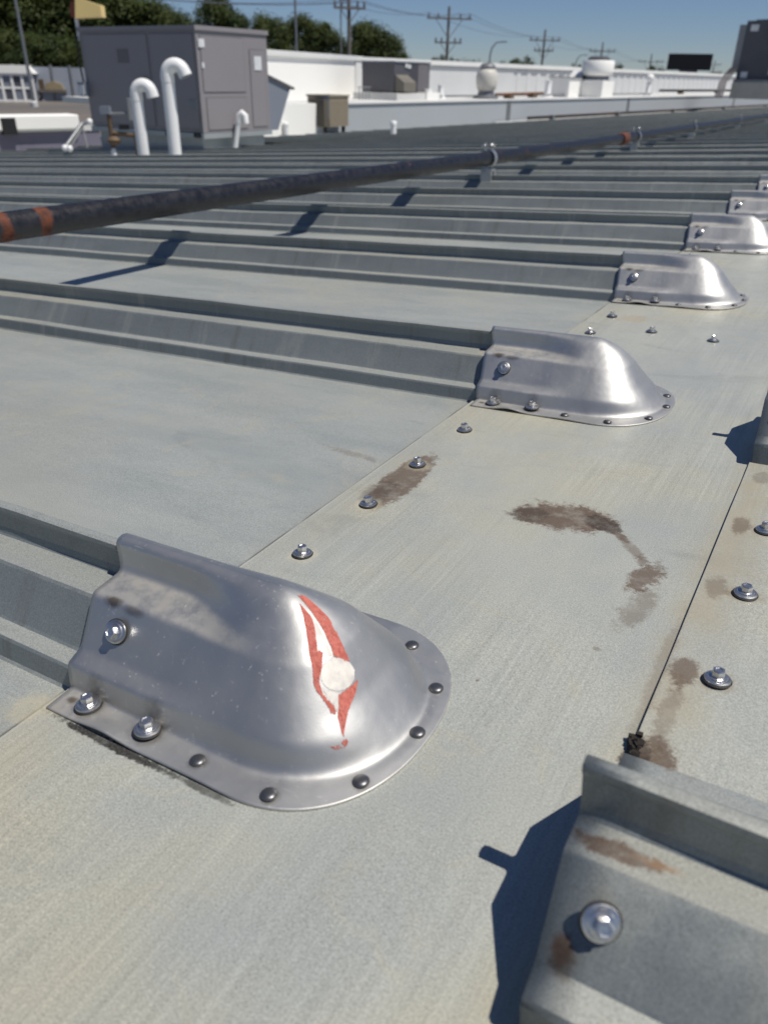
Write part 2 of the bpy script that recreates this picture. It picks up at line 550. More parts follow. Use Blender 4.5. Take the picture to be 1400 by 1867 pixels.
for (p, r, k) in (((.012, -.034), (.010, .004), .8), ((.030, -.035), (.012, .003), .5), ((.010, -.077), (.006, .004), .8), ((.0234, -.0759), (.0145, .0135), .5), ((.0723, -.0746), (.0145, .013), .5),
                  ((.1135, -.0776), (.0075, .0070), .5), ((.163, -.0775), (.0075, .007), .5), ((.2005, -.0466), (.007, .007), .4)):
    c_ = mc.mix(mc.math('MULTIPLY', mc.spot(p, r, 0, wobc, .9, .7), k), c_, (.10, .075, .05))
scr = mc.rng(mc.noise(60, 2, .4, mc.scaled((1.0, 12, 3.0))), .70, .78)
mc.set(color=c_, rough=mc.math('ADD', mc.math('ADD', mc.rng(mc.noise(14, 4), .3, .7, .47, .57), mc.math('MULTIPLY', dust, .4)), mc.math('MULTIPLY', scr, .1)),
       metal=mc.math('SUBTRACT', .96, mc.math('MULTIPLY', mc.math('MAXIMUM', dust, mc.math('MULTIPLY', sp_, .4)), .8)), normal=mc.bump(mc.math('ADD', mc.noise(22, 3), mc.math('MULTIPLY', fine_, .03)), .20, .006))
M_CAP = mc.m
CAP_YC = 0.0865
# rows: (rib half width, rib z, body half width, body z, straight length, nose tip x)
CAP_ROWS = [(.0885, .0000, .0880, .0000, .140, .2165), (.0780, .0008, .0785, .0008, .136, .2115), (.0690, .0010, .0690, .0012, .131, .2050),
            (.0690, .0050, .0665, .0055, .127, .2010), (.0660, .0170, .0620, .0165, .126, .1905), (.0540, .0215, .0540, .0265, .125, .1810),
            (.0335, .0500, .0365, .0480, .121, .1650), (.0105, .0524, .0262, .0570, .118, .1555), (.0080, .0575, .0208, .0615, .117, .1495), (.0070, .0660, .0158, .0660, .115, .1420),
            (.0068, .0712, .0100, .0708, .112, .1325), (.0040, .0738, .0045, .0732, .109, .1250), (.0000, .0744, .0000, .0738, .107, .1190)]
NR, NC1, NC2 = 97, 34, 57                       # rows, stations along each straight side, stations round the nose


def cap_rows(n=NR):
    """The cap's profile rows resampled to n rows and rounded a little."""
    import math
    m = len(CAP_ROWS)
    d = [0.0]
    for a, b in zip(CAP_ROWS, CAP_ROWS[1:]):
        d.append(d[-1] + math.hypot(a[0] - b[0], a[1] - b[1]) * .5 + math.hypot(a[2] - b[2], a[3] - b[3]) * .5)
    out = []
    for i in range(n):
        s = d[-1] * i / (n - 1)
        k = 0
        while k < m - 2 and d[k + 1] < s:
            k += 1
        t = (s - d[k]) / (d[k + 1] - d[k])
        out.append([CAP_ROWS[k][j] * (1 - t) + CAP_ROWS[k + 1][j] * t for j in range(6)])
    for _ in range(3):
        out = [out[0]] + [[(out[i - 1][j] + 2 * out[i][j] + out[i + 1][j]) / 4 for j in range(6)] for i in range(1, n - 1)] + [out[-1]]
    return out


def sstep(a, b, x):
    t = min(1.0, max(0.0, (x - a) / (b - a)))
    return t * t * (3 - 2 * t)


def cap_point(c, row):
    """c in [0, 2 NC1 + NC2 - 2): along the near side, round the nose, back along the far side."""
    import math
    h, z, w, zb, xs, xn = row
    last = 2 * NC1 + NC2 - 3
    if NC1 - 1 <= c <= NC1 + NC2 - 2:
        th = math.pi * (c - (NC1 - 1)) / (NC2 - 1) - math.pi / 2
        e = 2 / (2.25 + .45 * sstep(.001, .02, zb))
        ct, st = max(math.cos(th), 0.0), math.sin(th)
        x = xs + (xn - xs) * ct ** e
        y = w * math.copysign(abs(st) ** e, st)
        return (x, y, zb)
    side = -1 if c < NC1 else 1
    x = xs * (c if c < NC1 else last - c) / (NC1 - 1)
    t = sstep(.050, .115, x)
    return (x, side * (h * (1 - t) + w * t), z * (1 - t) + zb * t)


ROWS = cap_rows()
NCT = 2 * NC1 + NC2 - 2


def flange_gap(x, row):
    """The near flange stands off the roof a little between its screws."""
    return .0030 + (.0036 * math.exp(-((x - .048) / .017) ** 2) + .0012 * math.exp(-((x - .115) / .03) ** 2)) * max(0.0, 1 - row / 9.0)


def cap_eval(c, v):
    f = v * (NR - 1)
    i = min(NR - 2, int(f))
    t = f - i
    row = [a * (1 - t) + b * t for a, b in zip(ROWS[i], ROWS[i + 1])]
    p = cap_point(c, row)
    return Vector((p[0], p[1], p[2] + (flange_gap(p[0], f) if p[1] < 0 else .0030)))


def cap_shell(slant):
    vs, fs = [], []
    for j in range(NR):
        for c in range(NCT):
            p = cap_eval(c, j / (NR - 1))
            x = p.x - .011 * (p.z / .08) * max(0.0, 1 - p.x / .05) * slant
            vs.append((x, p.y, p.z))
    for j in range(NR - 1):
        for c in range(NCT - 1):
            fs.append((j * NCT + c, j * NCT + c + 1, (j + 1) * NCT + c + 1, (j + 1) * NCT + c))
    me = MB().add(vs, fs).mesh('shell', M_CAP, 180)
    return me


SHELL = cap_shell(1.0)
mr = Mat('dark rivet', .40, .85, (.16, .16, .165))
M_RIVET = mr.m
RIVET_ME = MB().lathe([(.0046, .0), (.0046, .0005), (.0038, .0014), (.0022, .0019), (.0004, .0020)], 20).mesh('rivet', M_RIVET, 60)

RIVETS = [(.1135, -.0776), (.163, -.0775), (.2005, -.0466), (.2095, -.0004), (.2015, .0384), (.1680, .0690), (.1135, .0790)]
CAP_LABELS = ['nearest aluminium rib end cap, marked with red crayon round a pale round spot',
              'unmarked aluminium rib end cap, second nearest, with its whole round nose in view',
              'aluminium rib end cap, third nearest, whole, just beyond the cross row of roof screws',
              'aluminium rib end cap, fourth nearest, its nose cut by the photo edge',
              'aluminium rib end cap, fifth nearest, only its screwed left end in view',
              'sixth nearest rib end cap, a sliver with one bright screw at the right edge']
shell_mod = []
cap0 = thing('end_cap', CAP_LABELS[0], 'rib end cap', (0, YC, .0032), 0, 'end caps closing the roof ribs', True)
sh = link('shell', SHELL, cap0)
md = sh.modifiers.new('thickness', 'SOLIDIFY')
md.thickness = .0012
md.offset = -1
for i, (x, y) in enumerate(RIVETS):
    link('rivet', RIVET_ME, cap0, (x, y, .0044))
WEB = math.atan2(.853, .52)
screw(cap0, (.0235, -.0450, .0395), (WEB, 0, .2), .95)
screw(cap0, (.0234, -.0759, .0042), (0, 0, .3), .98)              # the far flange's screws are out of the photograph's sight
screw(cap0, (.0723, -.0746, .0058), (.03, .02, 1.1), .98)
offs = [(0, 0, 0), (.002, -.003, 0), (-.002, .0012, .001), (.0, .0, -.001), (-.003, .001, 0), (0, 0, 0)]
for k in range(1, 6):
    c = copy_tree(cap0)
    c.matrix_world = MR @ Matrix.Translation((offs[k][0], YC + PITCH * k + offs[k][1], .0032)) @ Matrix.Rotation(offs[k][2], 4, 'Z')
    c['label'] = CAP_LABELS[k]

# crayon marks, the pale spot and a painted highlight on the nearest cap: thin coats that follow its skin
mk = Mat('red crayon', .75, 0, (.56, .12, .085))
mk.coords()
stro = mk.noise(520, 3, .7, mk.scaled((1, 1, .22)))
mk.set(color=mk.mix(mk.rng(stro, .35, .70), (.52, .15, .112), (.38, .085, .062)), normal=mk.bump(stro, .4, .0005))
pale = Mat('pale spot and highlight', .62, .25, (.74, .71, .62))
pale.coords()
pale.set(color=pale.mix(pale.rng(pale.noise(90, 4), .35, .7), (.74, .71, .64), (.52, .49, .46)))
MARKS = {
    'A': [(60.54, 0.9292), (62.98, 0.9125), (62.26, 0.8708), (61.83, 0.825), (60.97, 0.775), (60.68, 0.7), (59.68, 0.6083), (59.53, 0.55), (58.24, 0.5875), (56.23, 0.6208), (57.09, 0.6833), (57.52, 0.7667), (58.1, 0.8292), (59.39, 0.8875)],
    'B': [(56.95, 0.9083), (56.8, 0.8833), (56.8, 0.85), (54.94, 0.8042), (53.36, 0.7667), (52.21, 0.6958), (53.65, 0.6708), (52.07, 0.6083), (50.63, 0.5625), (50.06, 0.5375), (50.06, 0.4917), (51.35, 0.4417), (52.35, 0.3833), (51.64, 0.3708), (50.92, 0.3833), (50.34, 0.4417), (49.2, 0.4958), (48.76, 0.5417), (49.05, 0.6167), (49.34, 0.7), (50.06, 0.7792), (51.78, 0.8375), (54.22, 0.8833)],
    'C': [(59.25, 0.45), (57.67, 0.4083), (55.51, 0.375), (54.22, 0.3542), (52.93, 0.3208), (51.64, 0.2792), (51.78, 0.3125), (52.21, 0.3625), (53.07, 0.3958), (53.79, 0.4458), (56.37, 0.45), (58.38, 0.45)],
    'D': [(48.48, 0.2667), (50.34, 0.2625), (51.92, 0.2708), (52.07, 0.2583), (50.77, 0.2417), (49.05, 0.2542)]}
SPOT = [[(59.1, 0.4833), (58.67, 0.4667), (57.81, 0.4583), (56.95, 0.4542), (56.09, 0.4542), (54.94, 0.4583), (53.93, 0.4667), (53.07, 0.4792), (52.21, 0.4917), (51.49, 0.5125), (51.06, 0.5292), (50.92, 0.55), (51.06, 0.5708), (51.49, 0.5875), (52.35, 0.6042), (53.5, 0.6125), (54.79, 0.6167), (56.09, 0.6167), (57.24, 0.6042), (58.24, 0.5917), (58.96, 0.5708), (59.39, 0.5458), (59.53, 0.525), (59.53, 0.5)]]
GLINT = [[(57.24, 0.8625), (57.24, 0.8208), (56.52, 0.7583), (56.37, 0.6833), (56.09, 0.6375), (53.36, 0.6208), (53.65, 0.6708), (52.21, 0.7), (53.65, 0.775), (55.08, 0.825)], [(50.63, 0.5083), (54.08, 0.4583), (52.64, 0.3833), (51.49, 0.4458)]]


def inside(poly, x, y):
    r = False
    j = len(poly) - 1
    for i in range(len(poly)):
        (xi, yi), (xj, yj) = poly[i], poly[j]
        if (yi > y) != (yj > y) and x < (xj - xi) * (y - yi) / (yj - yi) + xi:
            r = not r
        j = i
    return r


def coat(polys, name, mat, lift, ragged, holes):
    """Small cells of the cap's skin that fall inside the hand-drawn outlines."""
    du, dv = .07, .0032
    vs, fs, idx = [], [], {}
    def vert(i, j):
        if (i, j) not in idx:
            c, v = i * du, j * dv
            a, b, d = cap_eval(c, v), cap_eval(c + .05, v), cap_eval(c, min(.999, v + .002))
            nrm = (b - a).cross(d - a)
            nrm = nrm.normalized() if nrm.length > 1e-12 else Vector((0, 0, 1))
            if nrm.z < 0 and nrm.x < 0:
                nrm = -nrm
            idx[(i, j)] = len(vs)
            vs.append(a + nrm * lift)
        return idx[(i, j)]
    for i in range(int(46 / du), int(64.5 / du)):
        for j in range(int(.22 / dv), int(.955 / dv)):
            c, v = (i + .5) * du, (j + .5) * dv
            w = mnoise.noise(Vector((c * 1.1, v * 9, 4)))
            w2 = mnoise.noise(Vector((c * 7.0, v * 45, 9)))
            cc, vv = c + (w * .25 + w2 * .16) * ragged, v + (w * .006 + w2 * .006) * ragged
            if not any(inside(p, cc, vv) for p in polys):
                continue
            if holes and mnoise.noise(Vector((c * 6.5, v * 14, 1))) * .55 + mnoise.noise(Vector((c * 13, v * 60, 5))) * .6 > holes:
                continue
            fs.append((vert(i, j), vert(i + 1, j), vert(i + 1, j + 1), vert(i, j + 1)))
    o = MB().add(vs, fs).build(name, mat, cap0, 180)
    return o


tag(coat([MARKS[k] for k in 'ABC'], 'crayon_mark', mk.m, .00035, 1.25, .40), 'red crayon strokes drawn either side of the pale spot')
tag(coat([MARKS['D']], 'crayon_mark', mk.m, .00035, 1.0, .12), 'faint red crayon smear at the foot of the nose')
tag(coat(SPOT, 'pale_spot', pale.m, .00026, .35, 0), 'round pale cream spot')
tag(coat(GLINT, 'painted_glint', pale.m, .00022, 1.2, .55), 'painted sun highlight between the crayon strokes')  # glare of the metal, painted on as a pale coat

# ------------------------------------------------------------------ open ended ribs of the ridge cover
RR_LABELS = ['open ended metal rib at the lower right corner with brown stains on its shoulder',
             'second open ended metal rib, at the right edge beyond the row of seam screws', 'metal rib of the ridge cover further along the roof']
rr_stn = [.3185 + .02 * i for i in range(30)] + [.98]
for k in range(0, 6):
    r = thing('ridge_rib', RR_LABELS[k] if k < 2 else RR_LABELS[2], 'metal rib', (0, .0355 + .605 * k, .0055), 0, 'ribs of the ridge cover', True)
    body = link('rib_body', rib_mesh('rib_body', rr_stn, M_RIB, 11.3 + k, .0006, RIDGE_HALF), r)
    for v in body.data.vertices:                # the end is cut slightly askew
        if v.co.x < .3186:
            v.co.x += .002 - .005 * (v.co.z / .08)
    md = body.modifiers.new('thickness', 'SOLIDIFY')
    md.thickness = .0013
    md.offset = -1
    for s in ((-1, ) if k == 0 else (-1, 1)):
        screw(r, (.338, s * .0415 if s < 0 else .0485, .0420 if s < 0 else .0350), (-s * WEB, 0, .5), .95)
        if k:
            screw(r, (.60, s * .0415, .0420), (-s * WEB, 0, .1), .95)

# black sealant lump where the cover lap opens
lump = MB()
rnd = random.Random(5)
for i in range(60):
    t = rnd.random()
    p = Vector((.3185 + .003 * t + rnd.uniform(-.0028, .0028), .141 - .026 * t + rnd.uniform(-.002, .002), .0062 + rnd.uniform(0, .0035)))
    r_ = rnd.uniform(.0008, .0022)
    q = Matrix.Rotation(rnd.uniform(0, 3), 3, Vector((rnd.random(), rnd.random(), rnd.random())).normalized())
    lump.box(p, (r_ * 2, r_ * 1.4, r_), m=q)
lo = thing('sealant_lump', 'crumbling black sealant lump on the seam beside the large rib end', 'sealant', (0, 0, 0), 0, None, True)
lump.build('crumb_mass', painted('old sealant', (.022, .018, .015), .9, 0, .3, 200), lo)['kind'] = 'stuff'

# ------------------------------------------------------------------ black gas pipe across the roof and its clamps
mp = Mat('black rusted pipe', .38, .15)
mp.coords()
rn = mp.noise(9, 6, .7, mp.scaled((1, .9, 1)))
rn2 = mp.noise(45, 4, .7)
rust = mp.math('MULTIPLY', mp.rng(rn, .60, .72), mp.rng(rn2, .40, .60))
for (y, hw) in ((.780, .011), (.872, .010)):
    sx = mp.n('ShaderNodeSeparateXYZ')
    mp.put(sx.inputs[0], mp.vec)
    d_ = mp.math('ABSOLUTE', mp.math('SUBTRACT', mp.math('ADD', sx.outputs[1], mp.math('MULTIPLY', mp.math('SUBTRACT', mp.noise(28, 3), .5), .05)), y))
    rust = mp.math('MAXIMUM', rust, mp.math('MULTIPLY', mp.rng(d_, hw * 1.7, hw * .7), mp.rng(rn2, .25, .45)))
mp.set(color=mp.mix(rust, mp.mix(mp.rng(rn2, .3, .7), (.010, .010, .013), (.022, .022, .027)), mp.mix(mp.rng(rn2, .35, .65), (.155, .042, .017), (.07, .026, .016))),
       rough=mp.math('ADD', mp.math('MULTIPLY', rust, .4), mp.rng(rn2, .3, .7, .32, .5)), normal=mp.bump(rn2, .15, .004))
M_PIPE = mp.m
M_RUST = painted('rust', (.26, .075, .03), .9, 0, .5, 14, (.10, .035, .02), 120)
M_COUP = painted('rusted coupling', (.15, .045, .025), .85, 0, .5, 14, (.03, .02, .018), 120)
M_ZINC = painted('galvanised steel', (.46, .47, .48), .38, .75, .2, 20)
gp = thing('gas_pipe', 'long black gas pipe with orange rust bands carried across the roof ribs', 'pipe', (-1.09, 0, 0), 0, None, True)


def pipe_z(y):
    return .151 - .0042 * min(y, 4.5)


ys_ = [-2.5 + .5 * i for i in range(18)] + [7, 9, 12, 16, 20, 26, 34, 42]
MB().tube([(0.004 * math.sin(y * .9), y, pipe_z(y)) for y in ys_], .0278, 32).build('pipe_run', M_PIPE, gp, 40)
MB().tube([(0, 5.20, pipe_z(5)), (0, 5.212, pipe_z(5)), (0, 5.30, pipe_z(5)), (0, 5.312, pipe_z(5))], [.031, .037, .037, .031], 28).build('coupling', M_COUP, gp, 40)
MB().tube([(0, 15.2, pipe_z(5)), (0, 15.22, pipe_z(5)), (0, 15.6, pipe_z(5)), (0, 15.62, pipe_z(5))], [.031, .036, .036, .031], 20).build('coupling', M_RUST, gp, 40)


def clamp_things():
    c = thing('pipe_clamp', 'x', 'pipe clamp', (-1.09, .6965, 0), 0, 'clamps holding the black pipe on the ribs', True)
    b = MB()
    for s in (-1, 1):
        b.prism([(s * .0125, .058), (s * .026, .058), (s * .026, .098), (s * .010, .104), (s * .010, .088)], 0, -.024, .024)
    b.box((0, 0, .101), (.050, .045, .009))
    b.build('seam_block', M_ZINC, c, 30)
    st = MB()
    zc = pipe_z(.7)
    arc = [(.0335 * math.sin(a), .0, zc - .0335 * math.cos(a)) for a in [R(-150 + 15 * i) for i in range(21)]]
    vs, fs = [], []
    for (x, y, z) in arc:
        nx, nz = x / .0335, (z - zc) / .0335
        vs += [(x, -.014, z), (x, .014, z), (x + nx * .003, .014, z + nz * .003), (x + nx * .003, -.014, z + nz * .003)]
    for i in range(len(arc) - 1):
        for k in range(4):
            fs.append((i * 4 + k, i * 4 + (k + 1) % 4, i * 4 + 4 + (k + 1) % 4, i * 4 + 4 + k))
    st.add(vs, fs)
    st.build('strap', M_ZINC, c, 40)
    e = MB()
    for s in (-1, 1):
        e.box((s * .0165, 0, zc + .044), (.004, .028, .030))
    e.build('ear', M_ZINC, c)
    bo = MB().tube([(-.030, 0, zc + .048), (.030, 0, zc + .048)], .0045, 10)
    bo.tube([(.019, 0, zc + .048), (.027, 0, zc + .048)], .0095, 6).tube([(-.026, 0, zc + .048), (-.019, 0, zc + .048)], .0095, 6)
    bo.build('bolt', M_SCREW, c, 40)
    return c


clamp = clamp_things()
CL = ['pipe clamp under the black pipe at the left photo edge, below the rust bands', 'nearest fully visible pipe clamp, zinc strap and raised bolt on the black pipe',
      'pipe clamp beside the rusty coupling of the black pipe', 'small pipe clamp next beyond the rusty coupling', 'pipe clamp second beyond the rusty coupling',
      'tiny pipe clamp third beyond the coupling, near the right photo edge', 'far pipe clamp on the black pipe where it nears the grey parapet']
for i, k in enumerate((1, 5, 9, 12, 16, 20, 24, 30, 36, 44)):
    c = clamp if i == 0 else copy_tree(clamp)
    y = YC + PITCH * k
    c.matrix_world = MR @ Matrix.Translation((-1.09 + .004 * math.sin(y * .9), y, pipe_z(y) - pipe_z(.7)))
    c['label'] = CL[min(i, 6)]

# ------------------------------------------------------------------ paints of the background
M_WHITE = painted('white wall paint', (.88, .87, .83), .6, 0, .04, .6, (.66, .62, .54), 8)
M_WHITE2 = painted('white plastic pipe', (.80, .80, .79), .42, 0, .04, 4)
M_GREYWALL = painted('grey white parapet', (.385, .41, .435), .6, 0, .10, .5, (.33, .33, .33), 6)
M_SIDING = painted('pale ribbed siding', (.58, .59, .59), .5, 0, .08, .8, None, 6)
M_COPING = painted('white coping metal', (.74, .74, .72), .45, 0, .08, 1)
M_MEMBRANE = painted('white roof membrane', (.62, .62, .60), .8, 0, .15, .7)
M_UNIT = painted('taupe grey unit paint', (.25, .235, .245), .5, 0, .08, 1.2, (.18, .17, .175), 20)
M_UNITSEAM = painted('dark panel gap', (.165, .155, .16), .7)
M_UNITDARK = painted('dark grey unit paint', (.085, .085, .10), .5, 0, .1, 1.5)
M_CURB = painted('galvanised curb', (.33, .36, .37), .5, .3, .2, 2.5, (.5, .52, .53))
M_LABEL = painted('white label', (.72, .74, .75), .5, 0, .25, 40, (.4, .42, .45), 90)
M_BLACK = painted('black', (.012, .012, .014), .6)
M_TAN = painted('tan unit paint', (.27, .23, .17), .6, 0, .1, 3)
M_BROWN = painted('brown fitting', (.15, .10, .06), .65, .2, .3, 20)
M_GREYMETAL = painted('dull grey metal', (.25, .26, .27), .45, .5, .15, 5)
M_PURPLE = painted('purple grey wall', (.17, .16, .215), .65, 0, .1, 1.5)
M_YELLOW = painted('cream yellow sheet', (.82, .62, .26), .5, 0, .05, 3)
M_RED = painted('dark red sheet', (.10, .018, .014), .6)
M_WOOD = painted('weathered pole wood', (.17, .15, .135), .85, 0, .2, 2)
M_BLUEGREY = painted('blue grey sheet', (.20, .225, .27), .55, 0, .1, 1)

BROT = math.atan2(-(7.044 - 10.009), 42.905 - 16.293)     # the buildings stand about 6 degrees off the rib grid
U = Vector((math.sin(BROT), math.cos(BROT), 0))            # along the parapet, away
N = Vector((U.y, -U.x, 0))                                 # towards the camera side
RZ = -BROT
GZ = -3.0


def seg_box(mb, a, b, z0, z1, thick, inset=0.0):
    """A wall from a to b (level), thick metres deep behind its face (face towards N)."""
    a, b = Vector((a[0], a[1], 0)), Vector((b[0], b[1], 0))
    u = (b - a).normalized()
    n = Vector((u.y, -u.x, 0))
    a, b = a + n * inset, b + n * inset
    p = [a, b, b - n * thick, a - n * thick]
    mb.add([(q.x, q.y, z) for z in (z0, z1) for q in p], [(0, 1, 2, 3), (7, 6, 5, 4), (0, 4, 5, 1), (1, 5, 6, 2), (2, 6, 7, 3), (3, 7, 4, 0)])
    return mb


# ground, parapet, upper roof, upper building
mg = Mat('yard ground', .95)
mg.coords()
gA = mg.noise(.06, 5, .6)
gB = mg.noise(.8, 4, .65)
mg.set(color=mg.mix(mg.rng(gA, .35, .65), mg.mix(mg.rng(gB, .3, .7), (.135, .115, .098), (.175, .15, .125)), (.11, .105, .10)))
MB().add([(-3500, -3500, GZ), (3500, -3500, GZ), (3500, 3500, GZ), (-3500, 3500, GZ)], [(0, 1, 2, 3)]).build('ground', mg.m)['kind'] = 'structure'

W2, W4 = Vector((-7.626, 12.499, 0)), Vector((-5.344, 32.99, 0))
PA, PB = W2 - U * 2.46, W2 + U * 60
pw = thing('parapet_wall', 'low grey white parapet wall running along the far side of the metal roof', 'parapet wall')
JN = [-2.46, 5.3, 12.3, 23, 38, 60]                       # sheet joints along the parapet: the dark one shows at 5.3 m
for i in range(len(JN) - 1):
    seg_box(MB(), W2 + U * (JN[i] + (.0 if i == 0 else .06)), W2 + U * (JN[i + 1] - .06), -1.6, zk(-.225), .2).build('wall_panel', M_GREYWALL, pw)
    if i < len(JN) - 2:
        seg_box(MB(), W2 + U * (JN[i + 1] - .085), W2 + U * (JN[i + 1] + .085), -1.6, zk(-.23), .16, .012).build('joint_cover', M_GREYMETAL, pw)
seg_box(MB(), PA, PB, zk(-.225), zk(-.195), .26, .03).build('coping', M_COPING, pw)
seg_box(MB(), W2 + U * 4.6, PB, -1.6, -.49, .05, .12).build('base_flashing', M_COPING, pw)
wl = thing('parapet_wall', 'bright white end length of the parapet left of the tan condenser', 'parapet wall')
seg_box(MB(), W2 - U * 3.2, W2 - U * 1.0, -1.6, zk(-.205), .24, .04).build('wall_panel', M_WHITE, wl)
ur = MB()
p_ = [PA - N * .16, PB - N * .16, PB - N * 13, PA - N * 5]
ur.add([(q.x, q.y, z) for z in (zk(-.36), zk(-.24)) for q in p_], [(0, 1, 2, 3), (7, 6, 5, 4), (0, 4, 5, 1), (1, 5, 6, 2), (2, 6, 7, 3), (3, 7, 4, 0)])
ur.build('upper_roof', M_MEMBRANE)['kind'] = 'structure'

B1, B2, B0 = at(657, 105, 26.5 * K), at(1340, 137, 63.6 * K), at(482, 90, 21.0 * K)
B1.z = B2.z = B0.z = 0
UB = (B2 - B1).normalized()
NB = Vector((UB.y, -UB.x, 0))
BE = B1 + UB * 58
bl = thing('upper_building', 'long low white building with ribbed pale siding standing beyond the parapet', 'building')
B880 = B1 + UB * 7.4
seg_box(MB(), B1, B880, zk(-.24), zk(.66), .3).build('plain_wall', M_GREYWALL if False else M_SIDING, bl)
seg_box(MB(), B880, BE, zk(-.24), zk(.655), .3, -.03).build('ribbed_wall', M_SIDING, bl)
rib_b = MB().prism([(0, -.14), (.028, -.09), (.028, .09), (0, .14)], 2, zk(-.23), zk(.65)).mesh('siding_rib', M_SIDING)
for i in range(62):
    p = B880 + UB * (.35 + .655 * i) - NB * .03
    o = link('siding_rib', rib_b, bl, p, (0, 0, -math.atan2(UB.x, UB.y)))
seg_box(MB(), B1, BE, zk(.66), zk(.80), .4, .055).build('coping', M_COPING, bl)
seg_box(MB(), B1, BE, zk(.635), zk(.657), .1, .025).build('trim_strip', M_GREYMETAL, bl)
rf = MB()
p_ = [B1 - NB * .3, BE - NB * .3, BE - NB * 7, B1 - NB * 7]
rf.add([(q.x, q.y, z) for z in (zk(.55), zk(.74)) for q in p_], [(0, 1, 2, 3), (7, 6, 5, 4), (0, 4, 5, 1), (1, 5, 6, 2), (2, 6, 7, 3), (3, 7, 4, 0)])
rf.build('flat_roof', M_MEMBRANE, bl)
wb = thing('white_building', 'bright white windowless wall block between the grey roof unit and the dark unit', 'building')
UW = (B1 - B0).normalized()
WB0 = B0 - UW * 1.0
seg_box(MB(), WB0, B1 - UW * .02, zk(-.24), zk(.70), 3.0).build('wall', M_WHITE, wb)
seg_box(MB(), WB0, B1 + UW * .03, zk(.70), zk(.815), 3.1, .05).build('coping', M_COPING, wb)
seg_box(MB(), B1 - UW * .35, B1 - UW * .0, zk(-.235), zk(.69), .2, .03).build('corner_trim', M_COPING, wb)

# ------------------------------------------------------------------ big taupe roof unit
UA = Vector((-5.452, 6.160, 0))
RU = thing('rooftop_unit', 'large taupe grey rooftop unit on a galvanised curb behind the white gooseneck vents', 'rooftop unit', (UA.x, UA.y, .0795), -.05)
RU.scale = (K, K, K)
# local frame: +y to the far corner B, -x to the left corner; corner A is the origin
LX, LY, Z0, Z1 = 2.16, 1.30, -.345, .815
MB().box((-LX / 2, LY / 2, (Z0 + Z1) / 2 - .02), (LX, LY, Z1 - Z0 - .04)).build('cabinet', M_UNIT, RU)
MB().box((-LX / 2, LY / 2, Z1 - .012), (LX + .04, LY + .04, .05)).build('lid', M_UNIT, RU)
MB().box((-LX / 2, LY / 2, Z0 - .035), (LX + .03, LY + .03, .06)).build('base_rail', M_CURB, RU)
MB().box((-LX / 2 - .03, LY / 2 + .03, Z0 - .25), (LX - .16, LY - .10, .38)).build('curb', M_CURB, RU)


def panel_on(root, name, mat, axis, face, a0, a1, z0, z1, t=.014, seam=True):
    """A shallow access panel on the face x = face (axis 0) or y = face (axis 1)."""
    s = 1 if axis == 0 else -1
    f = MB()
    if axis == 0:
        f.box((face + .002, (a0 + a1) / 2, (z0 + z1) / 2), (t, a1 - a0, z1 - z0))
    else:
        f.box(((a0 + a1) / 2, face - .002, (z0 + z1) / 2), (a1 - a0, t, z1 - z0))
    o = f.build(name, mat, root)
    if seam:
        g = MB()
        e = .010
        for (b0, b1, c0, c1) in ((a0 - e, a1 + e, z0 - e, z0), (a0 - e, a1 + e, z1, z1 + e), (a0 - e, a0, z0, z1), (a1, a1 + e, z0, z1)):
            if axis == 0:
                g.box((face, (b0 + b1) / 2, (c0 + c1) / 2), (t * .7, b1 - b0, c1 - c0))
            else:
                g.box(((b0 + b1) / 2, face, (c0 + c1) / 2), (b1 - b0, t * .7, c1 - c0))
        g.build('panel_gap', M_UNITSEAM, o)
    return o


panel_on(RU, 'access_panel', M_UNIT, 0, 0, .10, .83, -.31, .05)
panel_on(RU, 'access_panel', M_UNIT, 0, 0, .95, 1.24, -.30, .60)
panel_on(RU, 'access_panel', M_UNIT, 0, 0, .07, .83, .12, .72)
panel_on(RU, 'label_plate', M_LABEL, 0, .010, 1.02, 1.16, .37, .53, .008, False)
panel_on(RU, 'label_plate', M_LABEL, 0, .010, .03, .13, .60, .69, .008, False)
panel_on(RU, 'label_plate', M_LABEL, 0, .010, .06, .10, .38, .44, .008, False)
panel_on(RU, 'vent_slot', M_UNITSEAM, 1, 0, -1.44, -1.22, .42, .58, .02, False)
panel_on(RU, 'handle', M_BLACK, 1, -.006, -.99, -.92, .06, .26, .04, False)
panel_on(RU, 'access_panel', M_UNIT, 1, 0, -2.10, -.92 + .06, -.30, .74)
panel_on(RU, 'access_panel', M_UNIT, 1, 0, -.80, -.05, -.30, .74)
panel_on(RU, 'label_plate', M_GREYMETAL, 1, -.008, -.19, -.05, -.08, .02, .02, False)
for x in (-.62, -.13, -.06):
    MB().box((x, -.012, Z0 - .03), (.10 if x < -.5 else .05, .03, .05)).build('lifting_hole', M_BLACK, RU)
hd_ = MB().prism([(LY + .002, .30), (LY + .50, .16), (LY + .20, -.36), (LY + .002, -.36)], 0, -1.55, -.03)
hd_.build('intake_hood', M_BLUEGREY, RU)
MB().prism([(LY + .002, .305), (LY + .002, .325), (LY + .56, .168), (LY + .56, .140)], 0, -1.58, .0).build('hood_lip', M_UNITSEAM, RU)
jb = thing('junction_box', 'small pale grey junction box on the left end of the big taupe unit', 'junction box', (0, 0, 0))
jb.location = RU.matrix_basis @ Vector((-LX - .0, -.05, .10))
jb.scale = (K, K, K)
MB().box((0, 0, 0), (.13, .10, .17)).build('box_body', M_BLUEGREY, jb)
MB().box((.005, -.055, -.01), (.10, .012, .12)).build('cover', M_LABEL, jb)
cabp = [RU.matrix_basis @ Vector((-LX - .02 - .03 * math.sin(t * 3.1), -.02, .72 - t * .56)) for t in [i / 12 for i in range(13)]]
